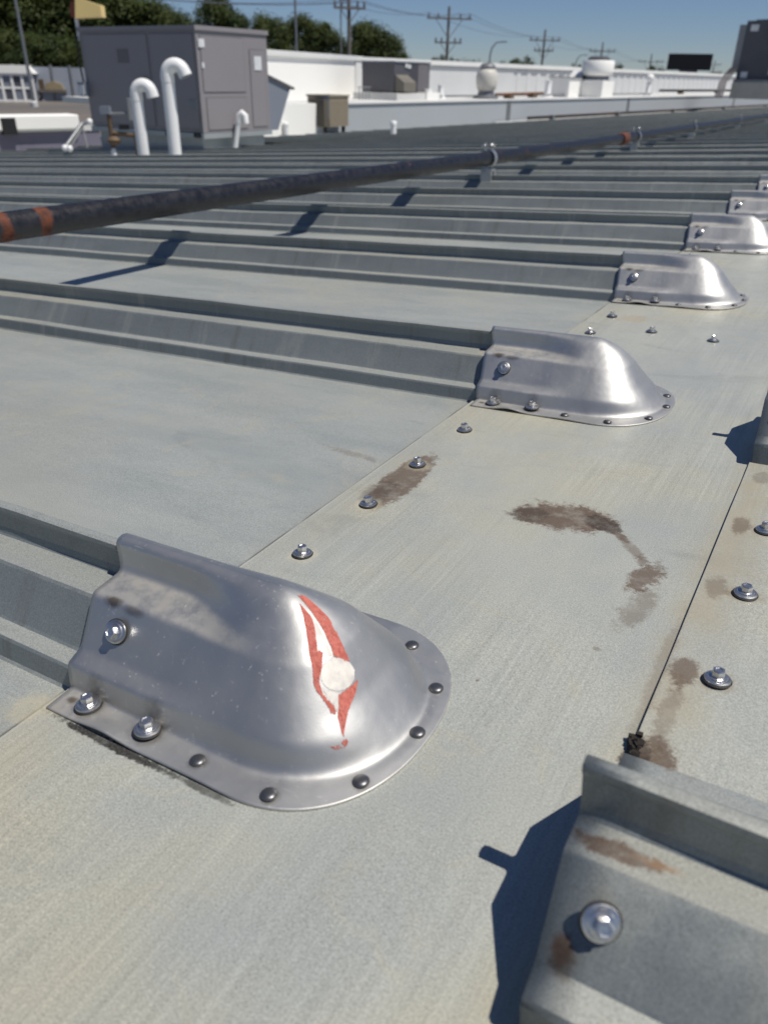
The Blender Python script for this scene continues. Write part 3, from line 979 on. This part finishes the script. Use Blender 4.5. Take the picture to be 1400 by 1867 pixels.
tag(MB().tube(cabp, .009, 8).build('cable', M_BLACK, None, 60), 'black cable hanging down the left edge of the big taupe unit', 'cable')

ys = thing('sign_box', 'cream yellow sheet box with dark red end above the taupe unit', 'sign box', RU.matrix_basis @ Vector((-LX - .05, .06, Z1 - .04)), .5)
ys.scale = (K, K, K)
MB().tube([(-.02, 0, -.10), (-.02, 0, .20)], .024, 12).build('post', M_WHITE2, ys, 60)
yb = MB().prism([(.0, .15), (.36, .17), (.36, .30), (.04, .385)], 1, -.10, .06)
yb.build('yellow_panel', M_YELLOW, ys)
MB().prism([(-.06, .17), (-.003, .15), (.035, .38), (-.05, .30)], 1, -.09, .05).build('red_panel', M_RED, ys)

# ------------------------------------------------------------------ white gooseneck vents and flue
def gooseneck(base, r, h, bend, out, label, tilt=0.0):
    g = thing('gooseneck_vent', label, 'vent pipe', base, R(24), 'white gooseneck vents')
    zt_ = h - bend
    MB().tube([(0, 0, -.12), (0, 0, zt_ * .97)], r, 28).build('riser', M_WHITE2, g, 50)
    MB().tube([(0, 0, zt_ - .05), (0, 0, zt_ + .01)], r * 1.05, 28).build('collar', M_WHITE2, g, 50)
    arc = [(bend - bend * math.cos(a), 0, zt_ + bend * math.sin(a)) for a in [R(12 * i) for i in range(int(out / 12) + 1)]]
    a = R(out)
    d = Vector((math.sin(a), 0, math.cos(a)))
    arc.append(tuple(Vector(arc[-1]) + d * .04))
    MB().tube([(0, 0, zt_ - .02)] + arc, r * 1.03, 28, False).build('elbow', M_WHITE2, g, 60)
    MB().tube([tuple(Vector(arc[-1]) - d * .012), tuple(Vector(arc[-1]) - d * .006)], r * .96, 24).build('mouth', M_BLACK, g, 50)
    return g


bA, bB = on_roof(-5.311, 5.198), on_roof(-4.886, 5.157)
gooseneck(bA, .050, .61, .070, 168, 'shorter left white gooseneck vent pipe in front of the taupe unit')
gooseneck(bB, .052, .735, .074, 156, 'taller right white gooseneck vent pipe in front of the taupe unit')
fl = thing('flue_pipe', 'thin leaning white flue pipe with elbow beside the taupe unit curb', 'flue pipe', on_roof(-5.444, 6.562), R(24))
fl.scale = (.8, .8, .95)
MB().tube([(0, 0, -.05), (.10, 0, .33)], .034, 18).build('riser', M_WHITE2, fl, 50)
MB().tube([(.095, 0, .31), (.115, 0, .375), (.15, 0, .395), (.185, 0, .375), (.19, 0, .30)], .040, 18).build('elbow', M_WHITE2, fl, 60)

gv = thing('gas_regulator', 'brown pipes, valve and regulator of the gas line at the taupe unit', 'gas regulator', at(208, 275, 10.55 * .79), R(28))
gv.scale = (.79, .79, .79)
def gpx(x, z):
    return (x, 0, z)
MB().tube([gpx(.0, -.06), gpx(0, .40)], .026, 14).build('drop_pipe', M_BROWN, gv, 50)
MB().tube([gpx(-.01, .385), gpx(.27, .395)], .022, 14).build('cross_pipe', M_GREYMETAL, gv, 50)
MB().tube([gpx(.245, .33), gpx(.245, .56)], .034, 14).build('union', M_GREYMETAL, gv, 50)
MB().tube([gpx(.02, .19), gpx(.30, .165)], .024, 14).build('lower_pipe', M_BROWN, gv, 50)
MB().tube([gpx(.29, -.04), gpx(.29, .20)], .026, 14).build('drop_pipe', M_BROWN, gv, 50)
MB().lathe([(.03, 0), (.075, .03), (.08, .06), (.05, .09), (.02, .10)], 20, (.03, -.02, .06)).build('regulator', M_BROWN, gv, 50)
MB().box((-.02, -.03, .43), (.11, .07, .08)).build('valve_head', M_BLUEGREY, gv)
MB().lathe([(.028, 0), (.034, .04), (.02, .09)], 14, (.01, -.03, -.06)).build('drip_cap', M_WHITE2, gv, 50)
MB().box((.16, .0, .255), (.10, .06, .05)).build('nipple', M_BLACK, gv)

br = thing('strut_brace', 'leaning grey strut brace with round white end caps left of the taupe unit', 'strut brace')
q0, q1, q2, q3 = at(119, 270, 9.1), at(150, 226, 9.35), at(164, 222, 9.35), at(128, 271, 9.0)
MB().tube([q0, q1], .022, 10).build('strut', M_GREYMETAL, br, 50)
MB().tube([q1, q2], .020, 10).build('strut', M_GREYMETAL, br, 50)
MB().tube([q3, q1 + Vector((.0, 0, -.03))], .012, 10).build('strut', M_GREYMETAL, br, 50)
MB().tube([at(160, 270, 9.25), q1], .009, 8).build('strut', M_GREYMETAL, br, 50)
for q in (q0, q2, q3):
    s_ = MB().lathe([(.004, -.032), (.024, -.022), (.031, 0), (.024, .022), (.004, .032)], 14, q)
    s_.build('end_cap', M_WHITE2, br, 60)

# ------------------------------------------------------------------ low wall at the left and small stubs
lw = thing('low_wall', 'white rounded metal coping on a purple grey base wall at the left edge', 'low wall')
L0, L1 = Vector((-9.132, 6.477, 0)), Vector((-8.736, 7.645, 0))
ul = (L1 - L0).normalized()
seg_box(MB(), L0 - ul * 5, L1 + ul * .08, -1.5, zk(-.575), .3).build('base_wall', M_PURPLE, lw)
seg_box(MB(), L1 - ul * .25, L1 + ul * .085, zk(-.574), zk(-.47), .30, .015).build('end_block', M_MEMBRANE, lw)
seg_box(MB(), L0 - ul * 5, L1 - ul * .23, zk(-.574), zk(-.545), .30, .015).build('drip_strip', M_MEMBRANE, lw)
cp = seg_box(MB(), L0 - ul * 5, L1 - ul * .20, zk(-.543), zk(-.325), .36, .08)
co = cp.build('coping', M_WHITE, lw)
bv = co.modifiers.new('round', 'BEVEL')
bv.width = .018
bv.segments = 4
seg_box(MB(), L0 + ul * .06, L0 + ul * .23, zk(-.60), zk(-.36), .25, .092).build('scupper', M_BLACK, lw)
for i, (px, py, d, h, r, lb) in enumerate(((522, 246, 17.5, .22, .055, 'small white vent stub at the foot of the bright parapet end'), (717, 244, 15.1, .19, .05, 'small white vent stub standing alone on the roof before the grey parapet'))):
    v = thing('vent_stub', lb, 'vent stub', at(px, py, d * K), 0, 'white vent stubs')
    v.scale = (K, K, K)
    MB().tube([(0, 0, -.05), (0, 0, h)], r, 18).build('riser', M_WHITE2, v, 50)
    MB().lathe([(r * 1.12, h - .05), (r * 1.12, h), (r * .8, h + .015)], 18).build('cap', M_WHITE2, v, 50)

# condenser before the parapet
cu = thing('condenser_unit', 'tan and brown condenser unit standing against the parapet', 'condenser', at(602, 240, 18.6 * K), RZ)
cu.scale = (K, K, K)
cu.location.z = roof_z(cu.location.x, cu.location.y) + .06
MB().box((-.1, .06, .42), (.62, .62, .56)).build('cabinet', M_TAN, cu)
MB().box((-.1, .06, .72), (.66, .66, .035)).build('lid', M_TAN, cu)
MB().box((.0, -.33, .40), (.40, .18, .52)).build('coil_section', painted('brown coil', (.10, .085, .065), .7), cu)
MB().box((.12, -.24, .50), (.16, .10, .42)).build('control_box', M_BLUEGREY, cu)
for i in range(7):
    MB().box((.214, -.18 + .08 * i, .40), (.012, .02, .46)).build('louver', M_TAN, cu)
for x in (-.3, .12):
    for y in (-.3, .3):
        MB().box((x, y, .06), (.06, .06, .18)).build('leg', M_BLACK, cu)
MB().box((-.1, .02, -.04), (.75, .95, .05)).build('base_pad', M_GREYMETAL, cu)

# ------------------------------------------------------------------ things on the upper roof
ZR = zk(-.24)
n_before = set(bpy.data.objects)


def up(px, d):
    p = at(px, 150, d * K)
    p.z = ZR
    return p


du = thing('rooftop_unit', 'dark slate rooftop unit with grey hood before the white wall', 'rooftop unit', up(725, 24.6), RZ)
MB().box((0, 0, .08), (1.5, 2.1, .16)).build('curb', M_MEMBRANE, du)
MB().box((-.2, .2, .53), (1.1, 1.7, .72)).build('cabinet', M_UNITDARK, du)
MB().box((-.2, .2, .905), (1.16, 1.76, .03)).build('lid', M_BLUEGREY, du)
for i in range(9):
    MB().box((.356, .12 + .10 * i, .53), (.02, .05, .66)).build('louver', M_UNIT if i > 3 else M_UNITDARK, du)
MB().prism([(.36, .60), (.66, .42), (.66, .20), (.36, .20)], 1, -.62, -.05).build('intake_hood', painted('olive hood', (.16, .15, .125), .6), du)
MB().box((.37, .02, .80), (.03, .10, .09)).build('label_plate', M_LABEL, du)
MB().box((.37, -.12, .82), (.03, .10, .09)).build('label_plate', M_LABEL, du)
MB().box((.37, .02, .36), (.03, .12, .09)).build('label_plate', M_BLUEGREY, du)
MB().box((.62, .62, .09), (.35, .62, .18)).build('duct_box', M_WHITE, du)
MB().tube([(.62, .62, .18), (.62, .62, .27)], .10, 14).build('duct_collar', M_WHITE2, du, 50)
rl = thing('guard_rail', 'thin grey guard rail in front of the dark slate rooftop unit', 'rail', up(655, 23), RZ)
for i in range(4):
    MB().tube([(0, .14 * i, 0), (0, .14 * i, .30)], .012, 8).build('baluster', M_GREYMETAL, rl)
MB().tube([(0, -.05, .30), (0, .5, .30)], .014, 8).build('top_rail', M_GREYMETAL, rl)

f1 = thing('exhaust_fan', 'white mushroom exhaust fan with dirty neck, left of the ribbed siding', 'exhaust fan', up(887, 27.5))
MB().lathe([(.46, 0), (.46, .06), (.30, .10), (.28, .22)], 24).build('base', M_GREYMETAL, f1, 50)
MB().lathe([(.26, .20), (.34, .27), (.37, .38), (.39, .60), (.36, .72), (.27, .80)], 28).build('hood', painted('dirty white hood', (.62, .60, .54), .5, 0, .25, 3), f1, 50)
MB().lathe([(.27, .80), (.28, .88), (.20, .95), (.02, .97)], 24).build('motor_cover', M_GREYMETAL, f1, 50)
f2 = thing('exhaust_fan', 'tall white upblast exhaust fan with round drum on a square white base', 'exhaust fan', up(1086, 34), RZ)
MB().box((0, 0, .27), (1.0, 1.05, .54)).build('curb', M_WHITE, f2)
MB().lathe([(.50, .56), (.44, .62), (.44, .72)], 28).build('neck', M_GREYMETAL, f2, 50)
MB().lathe([(.44, .70), (.56, .76), (.58, .84), (.58, 1.16), (.55, 1.20)], 30).build('drum', M_WHITE, f2, 50)
MB().lathe([(.40, 1.20), (.40, 1.27), (.30, 1.33), (.02, 1.34)], 24).build('motor_cover', M_UNITDARK, f2, 50)
wb2 = thing('equipment_box', 'white sheet metal box with slanted side left of the tall upblast fan', 'equipment box', up(1034, 33.5), RZ)
MB().box((0, -.1, .31), (.8, 1.15, .62)).build('box_body', M_WHITE, wb2)
MB().box((0, -.1, .635), (.9, 1.25, .03)).build('lid', M_GREYMETAL, wb2)
MB().prism([(.48, .0), (.95, .0), (.95, .86), (.48, .60)], 0, -.25, .25).build('slanted_side', M_COPING, wb2)
MB().box((.262, .70, .38), (.02, .16, .2)).build('latch_box', M_GREYMETAL, wb2)
for (px, d, h, r, lb, mush) in ((804, 25.8, .36, .085, 'short white vent stack right of the dark slate unit', 0), (1000, 32.2, .52, .11, 'white vent stack left of the white equipment box', 0),
                                (1183, 41, .60, .10, 'white vent stack with round cap in front of the ribbed siding', 1)):
    v = thing('vent_stack', lb, 'vent stack', up(px, d), 0, 'white vent stacks on the upper roof')
    MB().lathe([(r * 1.9, 0), (r * 1.7, .05), (r, .14), (r, h)], 20).build('riser', M_WHITE2, v, 50)
    MB().lathe([(r * 1.1, h - .05), (r * 1.7, h), (r * 1.9, h + .12), (r * 1.2, h + .22), (.01, h + .25)] if mush else [(r * 1.08, h - .04), (r * 1.08, h)], 20).build('cap', M_WHITE2, v, 50)


def roof_pipe(label, a, b, r, mat, n, z):
    t = thing('roof_pipe', label, 'pipe')
    z, r = zk(z), r * K
    a, b = Vector((a.x, a.y, z)), Vector((b.x, b.y, z))
    MB().tube([a, b], r, 12).build('pipe_run', mat, t, 50)
    for i in range(n):
        p = a.lerp(b, (i + .5) / n)
        MB().box((p.x, p.y, z - r - .035), (.17, .23, .07), RZ).build('support_block', M_BROWN, t)
    return t


roof_pipe('rusty brown pipe on blocks below the ribbed siding', up(905, 26.6), up(992, 31.5), .035, painted('brown rusty pipe', (.13, .065, .035), .8, 0, .5, 3, (.30, .10, .03)), 2, -.10)
roof_pipe('long dark pipe on blocks along the upper roof at the right', up(1205, 40), up(1440, 58), .05, M_BLACK, 4, -.02)
tag(MB().tube([up(790, 25.3) + Vector((0, 0, .06)), up(1190, 41) + Vector((0, 0, .06))], .02, 8).build('conduit', M_GREYMETAL, None, 50), 'thin grey conduit lying on the upper roof below the siding', 'conduit')

ru = thing('rooftop_unit', 'dark charcoal rooftop unit on a beige plinth at the right photo edge', 'rooftop unit', up(1393, 40), RZ)
MB().box((0, 0, .30), (2.0, 2.2, .60)).build('plinth', painted('beige plinth', (.48, .45, .40), .7), ru)
MB().box((0, 0, .65), (1.95, 2.1, .10)).build('base_rail', M_GREYMETAL, ru)
MB().box((0, .05, 1.72), (1.9, 1.9, 2.05)).build('cabinet', M_UNITDARK, ru)
MB().prism([(-.85, .95), (.30, .95), (.45, 1.5), (.45, 2.45), (.10, 2.62), (-.85, 2.62)], 0, -1.22, -.955).build('side_hood', M_GREYMETAL, ru)
MB().box((0, .25, 2.77), (1.5, 1.3, .08)).build('lid', M_UNITDARK, ru)
for (x, z, w) in ((-.62, 2.50, .30), (-.66, .86, .26), (.40, 1.0, .26)):
    MB().box((x, -.906, z), (w, .012, .22)).build('label_plate', M_LABEL, ru)
for i in range(3):
    t = tag(MB().tube([at(1345 - 6 * i, 118 + 3 * i, 39 * K), at(1334 - 6 * i, 135, 39 * K), at(1322 - 5 * i, 150, 38.6 * K), at(1318 - 5 * i, 166, 38.3 * K), at(1313 - 5 * i, 178, 38.2 * K)], .035, 8).build('hose', M_UNITSEAM, None, 60),
            ['left of three dark hoses curving down from the charcoal unit', 'middle of three dark hoses curving down from the charcoal unit', 'right of three dark hoses, nearest the charcoal unit'][2 - i], 'hose', 'three hoses at the charcoal unit')

for o in set(bpy.data.objects) - n_before:          # the upper roof's equipment is small plant
    if o.type == 'EMPTY' and o.location.length > .1 and o.parent is None:
        o.scale = (K, K, K) if 'mushroom' not in o['label'] else (K * .86, K * .86, K)
gp2 = thing('gas_pipe', 'dark rusty pipe on stands along the foot of the grey parapet', 'pipe')
pp = [W2 + U * s + N * .25 for s in (5.8, 15, 30, 55)]
MB().tube([(p.x, p.y, on_roof(p.x - .0, p.y, 0).z + .13) for p in pp], .035, 14).build('pipe_run', painted('dark rusty pipe', (.03, .028, .03), .6, .1, .25, .5, (.12, .045, .02)), gp2, 50)
for s in (7, 11, 15.5, 21, 27, 34, 43):
    p = W2 + U * s + N * .25
    z = on_roof(p.x, p.y, 0).z
    MB().box((p.x, p.y, z + .05), (.10, .10, .24), RZ).build('stand', M_GREYMETAL, gp2)

# ------------------------------------------------------------------ poles, wires, lamps, billboard
def pole_label(i):
    return ['nearest wooden utility pole, its single crossarm cut close to the top of the photo', 'utility pole with two crossarms left of the mushroom fan',
            'utility pole with two crossarms above the white equipment box', 'utility pole rising behind the tall upblast fan', 'small far utility pole left of the black billboard', 'tiny far utility pole right of the black billboard'][i]


arm_pts = []
for i, (px, d, ptop, arms, r) in enumerate(((636, 72, -60, ((15, 20), ), .24), (819, 100, 12, ((34, 28), (78, 17)), .26), (994, 140, 54, ((74, 19), (93, 12)), .27),
                                            (1099, 185, 77, ((94, 16), ), .27), (1188, 250, 98, ((113, 15), ), .28), (1303, 360, 110, ((118, 8), ), .28))):
    t = at(px, ptop, d)
    u_ = thing('utility_pole', pole_label(i), 'utility pole', (t.x, t.y, GZ), -math.atan2(t.x - CAM.x, t.y - CAM.y) + .25, 'utility poles along the road')
    h = t.z - GZ
    MB().tube([(0, 0, 0), (0, 0, h)], [r * .8, r * .5], 10).build('pole', M_WOOD, u_, 60)
    row = []
    for (py, hw) in arms:
        z = at(px, py, d).z - GZ
        w = hw / 1402 * d * 1.25
        MB().box((0, -r, z), (2 * w, .13, .16)).build('crossarm', M_WOOD, u_)
        for s in (-1, 1):
            MB().tube([(s * w * .62, -r, z), (0, -r * .9, z - w * .75)], .035, 6).build('brace', M_WOOD, u_)
        for f in (-.92, -.5, .5, .92):
            MB().lathe([(.07, .1), (.13, .2), (.08, .32), (.12, .42), (.03, .5)], 8, (f * w, -r, z)).build('insulator', M_BLUEGREY, u_, 60)
        if not row:
            row = [Matrix.Translation(u_.location) @ Matrix.Rotation(u_.rotation_euler.z, 4, 'Z') @ Vector((f * w, -r, z + .5)) for f in (-.92, .5, .92)]
    arm_pts.append(row)
p0 = arm_pts[0]
prev = [q + (q - arm_pts[1][i]).normalized() * 55 for i, q in enumerate(p0)]
for i, (ra, rb) in enumerate(zip([prev] + arm_pts[:-1], arm_pts)):
    for a, b in zip(ra, rb):
        sag = (b - a).length * .018
        pts = [a.lerp(b, t / 12) - Vector((0, 0, sag * 4 * (t / 12) * (1 - t / 12))) for t in range(13)]
        tag(MB().tube(pts, .018, 5).build('power_line', M_UNITDARK, None), ['power line running out of the photo at the top left', 'power line between the first and second utility poles', 'power line between the second and third utility poles',
            'power line between the third and fourth utility poles', 'power line between the fourth and fifth utility poles', 'power line between the two farthest utility poles'][i], 'power line', 'power lines')

for (px, pb, d, ptop, r, lb) in ((33, 150, 92, -75, .17, 'leaning looking grey light pole beside the white storage shed at the left'), (541, 95, 82, -70, .13, 'slim grey light pole behind the white wall, left of the utility poles'),
                                 (622, 98, 95, 0, .10, 'thin grey pole just left of the nearest utility pole')):
    p = at(px if px > 100 else 56, pb, d)
    l = thing('light_pole', lb, 'light pole', (p.x, p.y, GZ), 0, 'light poles')
    h = at(px, ptop, d).z - GZ
    MB().tube([(0, 0, 0), (0, 0, h)], [r, r * .7], 12).build('pole', M_GREYMETAL, l, 60)
    MB().box((.35, 0, h), (.9, .3, .12)).build('lamp_head', M_GREYMETAL, l)
    MB().lathe([(r * 2, 0), (r * 2, .4), (r, .5)], 12).build('footing', M_MEMBRANE, l, 50)
for (px, d, ptop, lb) in ((895, 125, 76, 'curved arm street lamp left of the third utility pole'), (1051, 190, 100, 'small curved arm street lamp left of the upblast fan')):
    p = at(px, ptop, d)
    l = thing('street_lamp', lb, 'street lamp', (p.x, p.y, GZ), R(20), 'curved street lamps')
    h = p.z - GZ
    MB().tube([(0, 0, 0), (0, 0, h - 1.6), (.2, 0, h - .7), (.7, 0, h - .12), (1.5, 0, h)], [.14, .10, .09, .08, .07], 8).build('pole', M_GREYMETAL, l, 60)
    MB().box((1.8, 0, h), (.8, .25, .14)).build('lamp_head', M_GREYMETAL, l)

p = at(1254, 126, 120)
bb = thing('billboard', 'black billboard seen from behind on a short post above the siding', 'billboard', (p.x, p.y, GZ), R(14))
z0 = at(1254, 128, 120).z - GZ
z1 = at(1254, 98, 120).z - GZ
hw = 37 / 1402 * 120 * .84
MB().box((0, 0, (z0 + z1) / 2), (2 * hw, .5, z1 - z0)).build('panel', M_BLACK, bb)
MB().tube([(0, 0, 0), (0, 0, z0)], .55, 12).build('post', M_BLACK, bb, 50)
MB().box((0, -.5, z0 - .15), (2.2, .6, .3)).build('catwalk', M_UNITDARK, bb)

# ------------------------------------------------------------------ yard at the left: shed, fence, machines
def gnd(px, py):
    """where the ray through the photograph's pixel meets the yard"""
    v = RW.transposed() @ Vector(((px - W_ / 2) / F_, (py - H_ / 2) / F_, 1.0))
    return CAM + v * ((GZ - CAM.z) / v.z)


g0 = gnd(30, 186)
sc = (g0 - CAM).length / 1402
shd = thing('storage_shed', 'white roofed storage shed with a white framed grid front by the light pole', 'storage shed', (g0.x, g0.y, GZ), R(46))
w_, h_, dp = 56 * sc * 1.05, 37 * sc, 4.0
MB().box((0, dp / 2, h_ * .5), (w_ - .3, dp, h_ - .1)).build('walls', M_BLUEGREY, shd)
MB().prism([(-w_ / 2 - .2, h_), (w_ / 2 + .2, h_), (w_ / 2 - .5, h_ + .8), (-w_ / 2 + .3, h_ + .8)], 1, -.3, dp + .3).build('roof', M_WHITE, shd)
for i in range(5):
    MB().box((-w_ / 2 + .1 + (w_ - .2) * i / 4, -.06, h_ / 2), (.26, .16, h_)).build('post', M_WHITE, shd)
for z in (.12, h_ * .5, h_ - .12):
    MB().box((0, -.05, z), (w_ - .2, .12, .20)).build('rail', M_WHITE, shd)
for i in range(4):
    for j in range(2):
        MB().box((-w_ / 2 + .1 + (w_ - .2) * (i + .5) / 4, -.01, h_ * (.27 + .47 * j)), (w_ / 4 - .5, .05, h_ * .36)).build('pane', M_UNITDARK if (i + j) % 2 else M_BLUEGREY, shd)
fz = thing('metal_fence', 'tall pale blue grey sheet fence below the dark trees', 'fence')
fd = 108
for i in range(7):
    a, b = at(-40 + 34 * i + 1.0, 150, fd), at(-40 + 34 * (i + 1) - 1.0, 150, fd)
    a.z = b.z = 0
    m_ = seg_box(MB(), a, b, GZ, at(80, 122, fd).z, .12)
    m_.build('fence_panel', painted('fence sheet', (.30, .33, .38), .6, .1, .12, .8), fz)
    MB().box((a.x, a.y, GZ + 1.8), (.25, .25, 3.7)).build('post', M_GREYMETAL, fz)


def machine(label, px, rz, tarp):
    g = gnd(px, 184)
    t = thing('flatbed_trailer', label, 'trailer', (g.x, g.y, GZ), rz, 'trailers in the yard')
    MB().box((0, 0, 1.05), (5.2, 2.2, .28)).build('bed', M_WOOD, t)
    MB().box((-.9, 0, 1.7), (2.4, 1.9, 1.0)).build('load_box', M_BROWN, t)
    MB().prism([(.4, 1.2), (2.4, 1.2), (2.2, 1.75), (1.3, 2.05), (.5, 1.8)], 1, -.9, .9).build('tarp', tarp, t)
    MB().box((3.1, 0, .95), (1.2, .15, .15)).build('drawbar', M_BLACK, t)
    for x in (-1.5, -.5):
        for s in (-1, 1):
            w = MB().tube([(x, s * .95, .48), (x, s * 1.2, .48)], .48, 18).build('wheel', M_BLACK, t, 50)
            MB().tube([(x, s * 1.19, .48), (x, s * 1.22, .48)], .24, 14).build('rim', M_GREYMETAL, w, 50)
    return t


machine('flatbed trailer with a tan load beside the storage shed', 84, R(40), painted('tan tarp', (.34, .27, .16), .8))
machine('flatbed trailer with a pale grey tarp just left of the taupe unit', 125, R(34), painted('grey tarp', (.30, .31, .36), .8))

# ------------------------------------------------------------------ trees
ml = Mat('foliage', .6)
ml.coords()
obj_info = ml.n('ShaderNodeObjectInfo')
ln_ = ml.noise(.9, 3, .6)
ml.set(color=ml.mix(ml.rng(ln_, .36, .66), ml.mix(obj_info.outputs['Random'], (.020, .036, .011), (.028, .042, .010)), (.065, .082, .018)))
ml.b.inputs['Specular IOR Level'].default_value = .2
M_LEAF = ml.m
M_BARK = painted('bark', (.07, .055, .04), .9, 0, .2, 3)


def crown_mesh(seed, n_clump, n_leaf, leaf):
    """A crown 1 unit wide and 1 high: clumps of small leaf faces through its volume, denser at the skin."""
    rn_ = random.Random(seed)
    vs, fs = [], []
    cl = []
    for i in range(n_clump):
        th, u_ = rn_.uniform(0, 6.283), rn_.uniform(-.85, 1)
        rr = math.sqrt(max(0, 1 - u_ * u_)) * rn_.uniform(.35, 1)
        k = .42 + .10 * mnoise.noise(Vector((th, u_ * 2, seed)))
        cl.append((Vector((math.cos(th) * rr * k, math.sin(th) * rr * k, .52 + u_ * .40)), rn_.uniform(.09, .19)))
    for c, r_ in cl:
        for j in range(n_leaf):
            d = Vector((rn_.gauss(0, 1), rn_.gauss(0, 1), rn_.gauss(0, .8)))
            d = d.normalized() * r_ * rn_.uniform(.45, 1.05)
            p = c + d
            nrm = (d.normalized() + Vector((rn_.uniform(-.7, .7), rn_.uniform(-.7, .7), rn_.uniform(-.2, .9)))).normalized()
            a = nrm.orthogonal().normalized()
            a = Matrix.Rotation(rn_.uniform(0, 6.28), 3, nrm) @ a
            b = nrm.cross(a)
            s = leaf * rn_.uniform(.6, 1.3)
            o = len(vs)
            vs += [p - a * s, p - b * s * .5, p + a * s, p + b * s * .5]
            fs.append((o, o + 1, o + 2, o + 3))
    me = bpy.data.meshes.new('crown')
    me.from_pydata(vs, [], fs)
    me.materials.append(M_LEAF)
    return me


CROWNS = [crown_mesh(i + 3, 105, 150, .019) for i in range(4)]
CROWN_S = [crown_mesh(i + 13, 30, 45, .035) for i in range(2)]


def limbs(seed):
    rn_ = random.Random(seed)
    mb = MB()
    mb.tube([(0, 0, -.45), (.01, 0, -.1), (.0, .01, .25), (.02, 0, .6)], [.030, .024, .018, .008], 8)
    for i in range(6):
        a = rn_.uniform(0, 6.28)
        z = rn_.uniform(.0, .4)
        mb.tube([(0, 0, z), (.14 * math.cos(a), .14 * math.sin(a), z + .16), (.30 * math.cos(a), .30 * math.sin(a), z + .30)], [.012, .009, .004], 6)
    return mb.mesh('trunk', M_BARK, 60)


LIMBS = [limbs(i) for i in range(2)]


def tree(px, ptop, d, width, label, i, small=False, group='trees beyond the yard'):
    t = at(px, ptop, d)
    w = width / 1402 * d * 1.15
    ht = t.z - GZ
    hc = min(ht * .86, max(w * 1.15, ht * .72))
    o = thing('tree', label, 'tree', (t.x, t.y, GZ), random.uniform(0, 6), group)
    c = link('crown', (CROWN_S[i % 2] if small else CROWNS[i % 4]), o, (0, 0, ht - hc * .97))
    c.scale = (w, w, hc)
    k = link('trunk', LIMBS[i % 2], o, (0, 0, ht - hc * .97))
    k.scale = (w, w, max(hc, (ht - hc) / .42))
    return o


TR = [(-30, -60, 122, 150, 'dark leafy tree cut by the left photo edge'), (30, -70, 130, 150, 'broad dark tree behind the light pole at the left'), (95, -45, 120, 135, 'dark tree left of the cream yellow sign box'),
      (60, 62, 112, 90, 'low olive bush topped tree just above the pale fence'), (5, 55, 114, 80, 'low dark tree above the white storage shed'), (165, -32, 126, 130, 'dark tree right behind the cream yellow sign box'),
      (225, -14, 124, 120, 'dark tree above the middle of the taupe unit'), (280, 2, 122, 100, 'tree above the right half of the taupe unit'), (318, 22, 120, 80, 'lower sloping tree above the corner of the taupe unit'),
      (115, 70, 112, 80, 'low shaded tree between the fence and the yellow box'), (398, -4, 118, 88, 'round topped tree standing alone above the taupe unit corner'), (432, 26, 124, 56, 'smaller tree tucked beside the round topped tree'),
      (487, 30, 116, 84, 'dark tree behind the bright white wall, right of the gap of sky'), (548, 30, 120, 70, 'dark tree crossed by the slim light pole'), (592, 44, 118, 74, 'dark tree between the slim light pole and the utility pole'),
      (672, 42, 112, 96, 'rounded dark tree directly right of the nearest utility pole'), (712, 66, 118, 56, 'lower sloping edge tree at the right end of the tree row')]
for i, a in enumerate(TR):
    tree(a[0], a[1], a[2], a[3], a[4], i)
TS = [(800, 96, 170, 30, 'small distant tree left of the two armed utility pole'), (835, 100, 180, 44, 'small distant tree at the foot of the two armed utility pole'), (880, 106, 190, 50, 'low distant tree below the curved street lamp'),
      (957, 98, 165, 54, 'small dark tree just left of the third utility pole'), (1122, 112, 200, 28, 'tiny far tree right of the upblast fan'), (1195, 115, 230, 32, 'tiny far tree below the small far pole'),
      (1312, 127, 250, 36, 'tiny far tree right of the black billboard'), (1050, 112, 230, 22, 'tiny far bush left of the upblast fan'), (925, 108, 210, 34, 'tiny low far tree beside the third utility pole')]
for i, a in enumerate(TS):
    tree(a[0], a[1], a[2], a[3], a[4], i, True, 'small far trees')
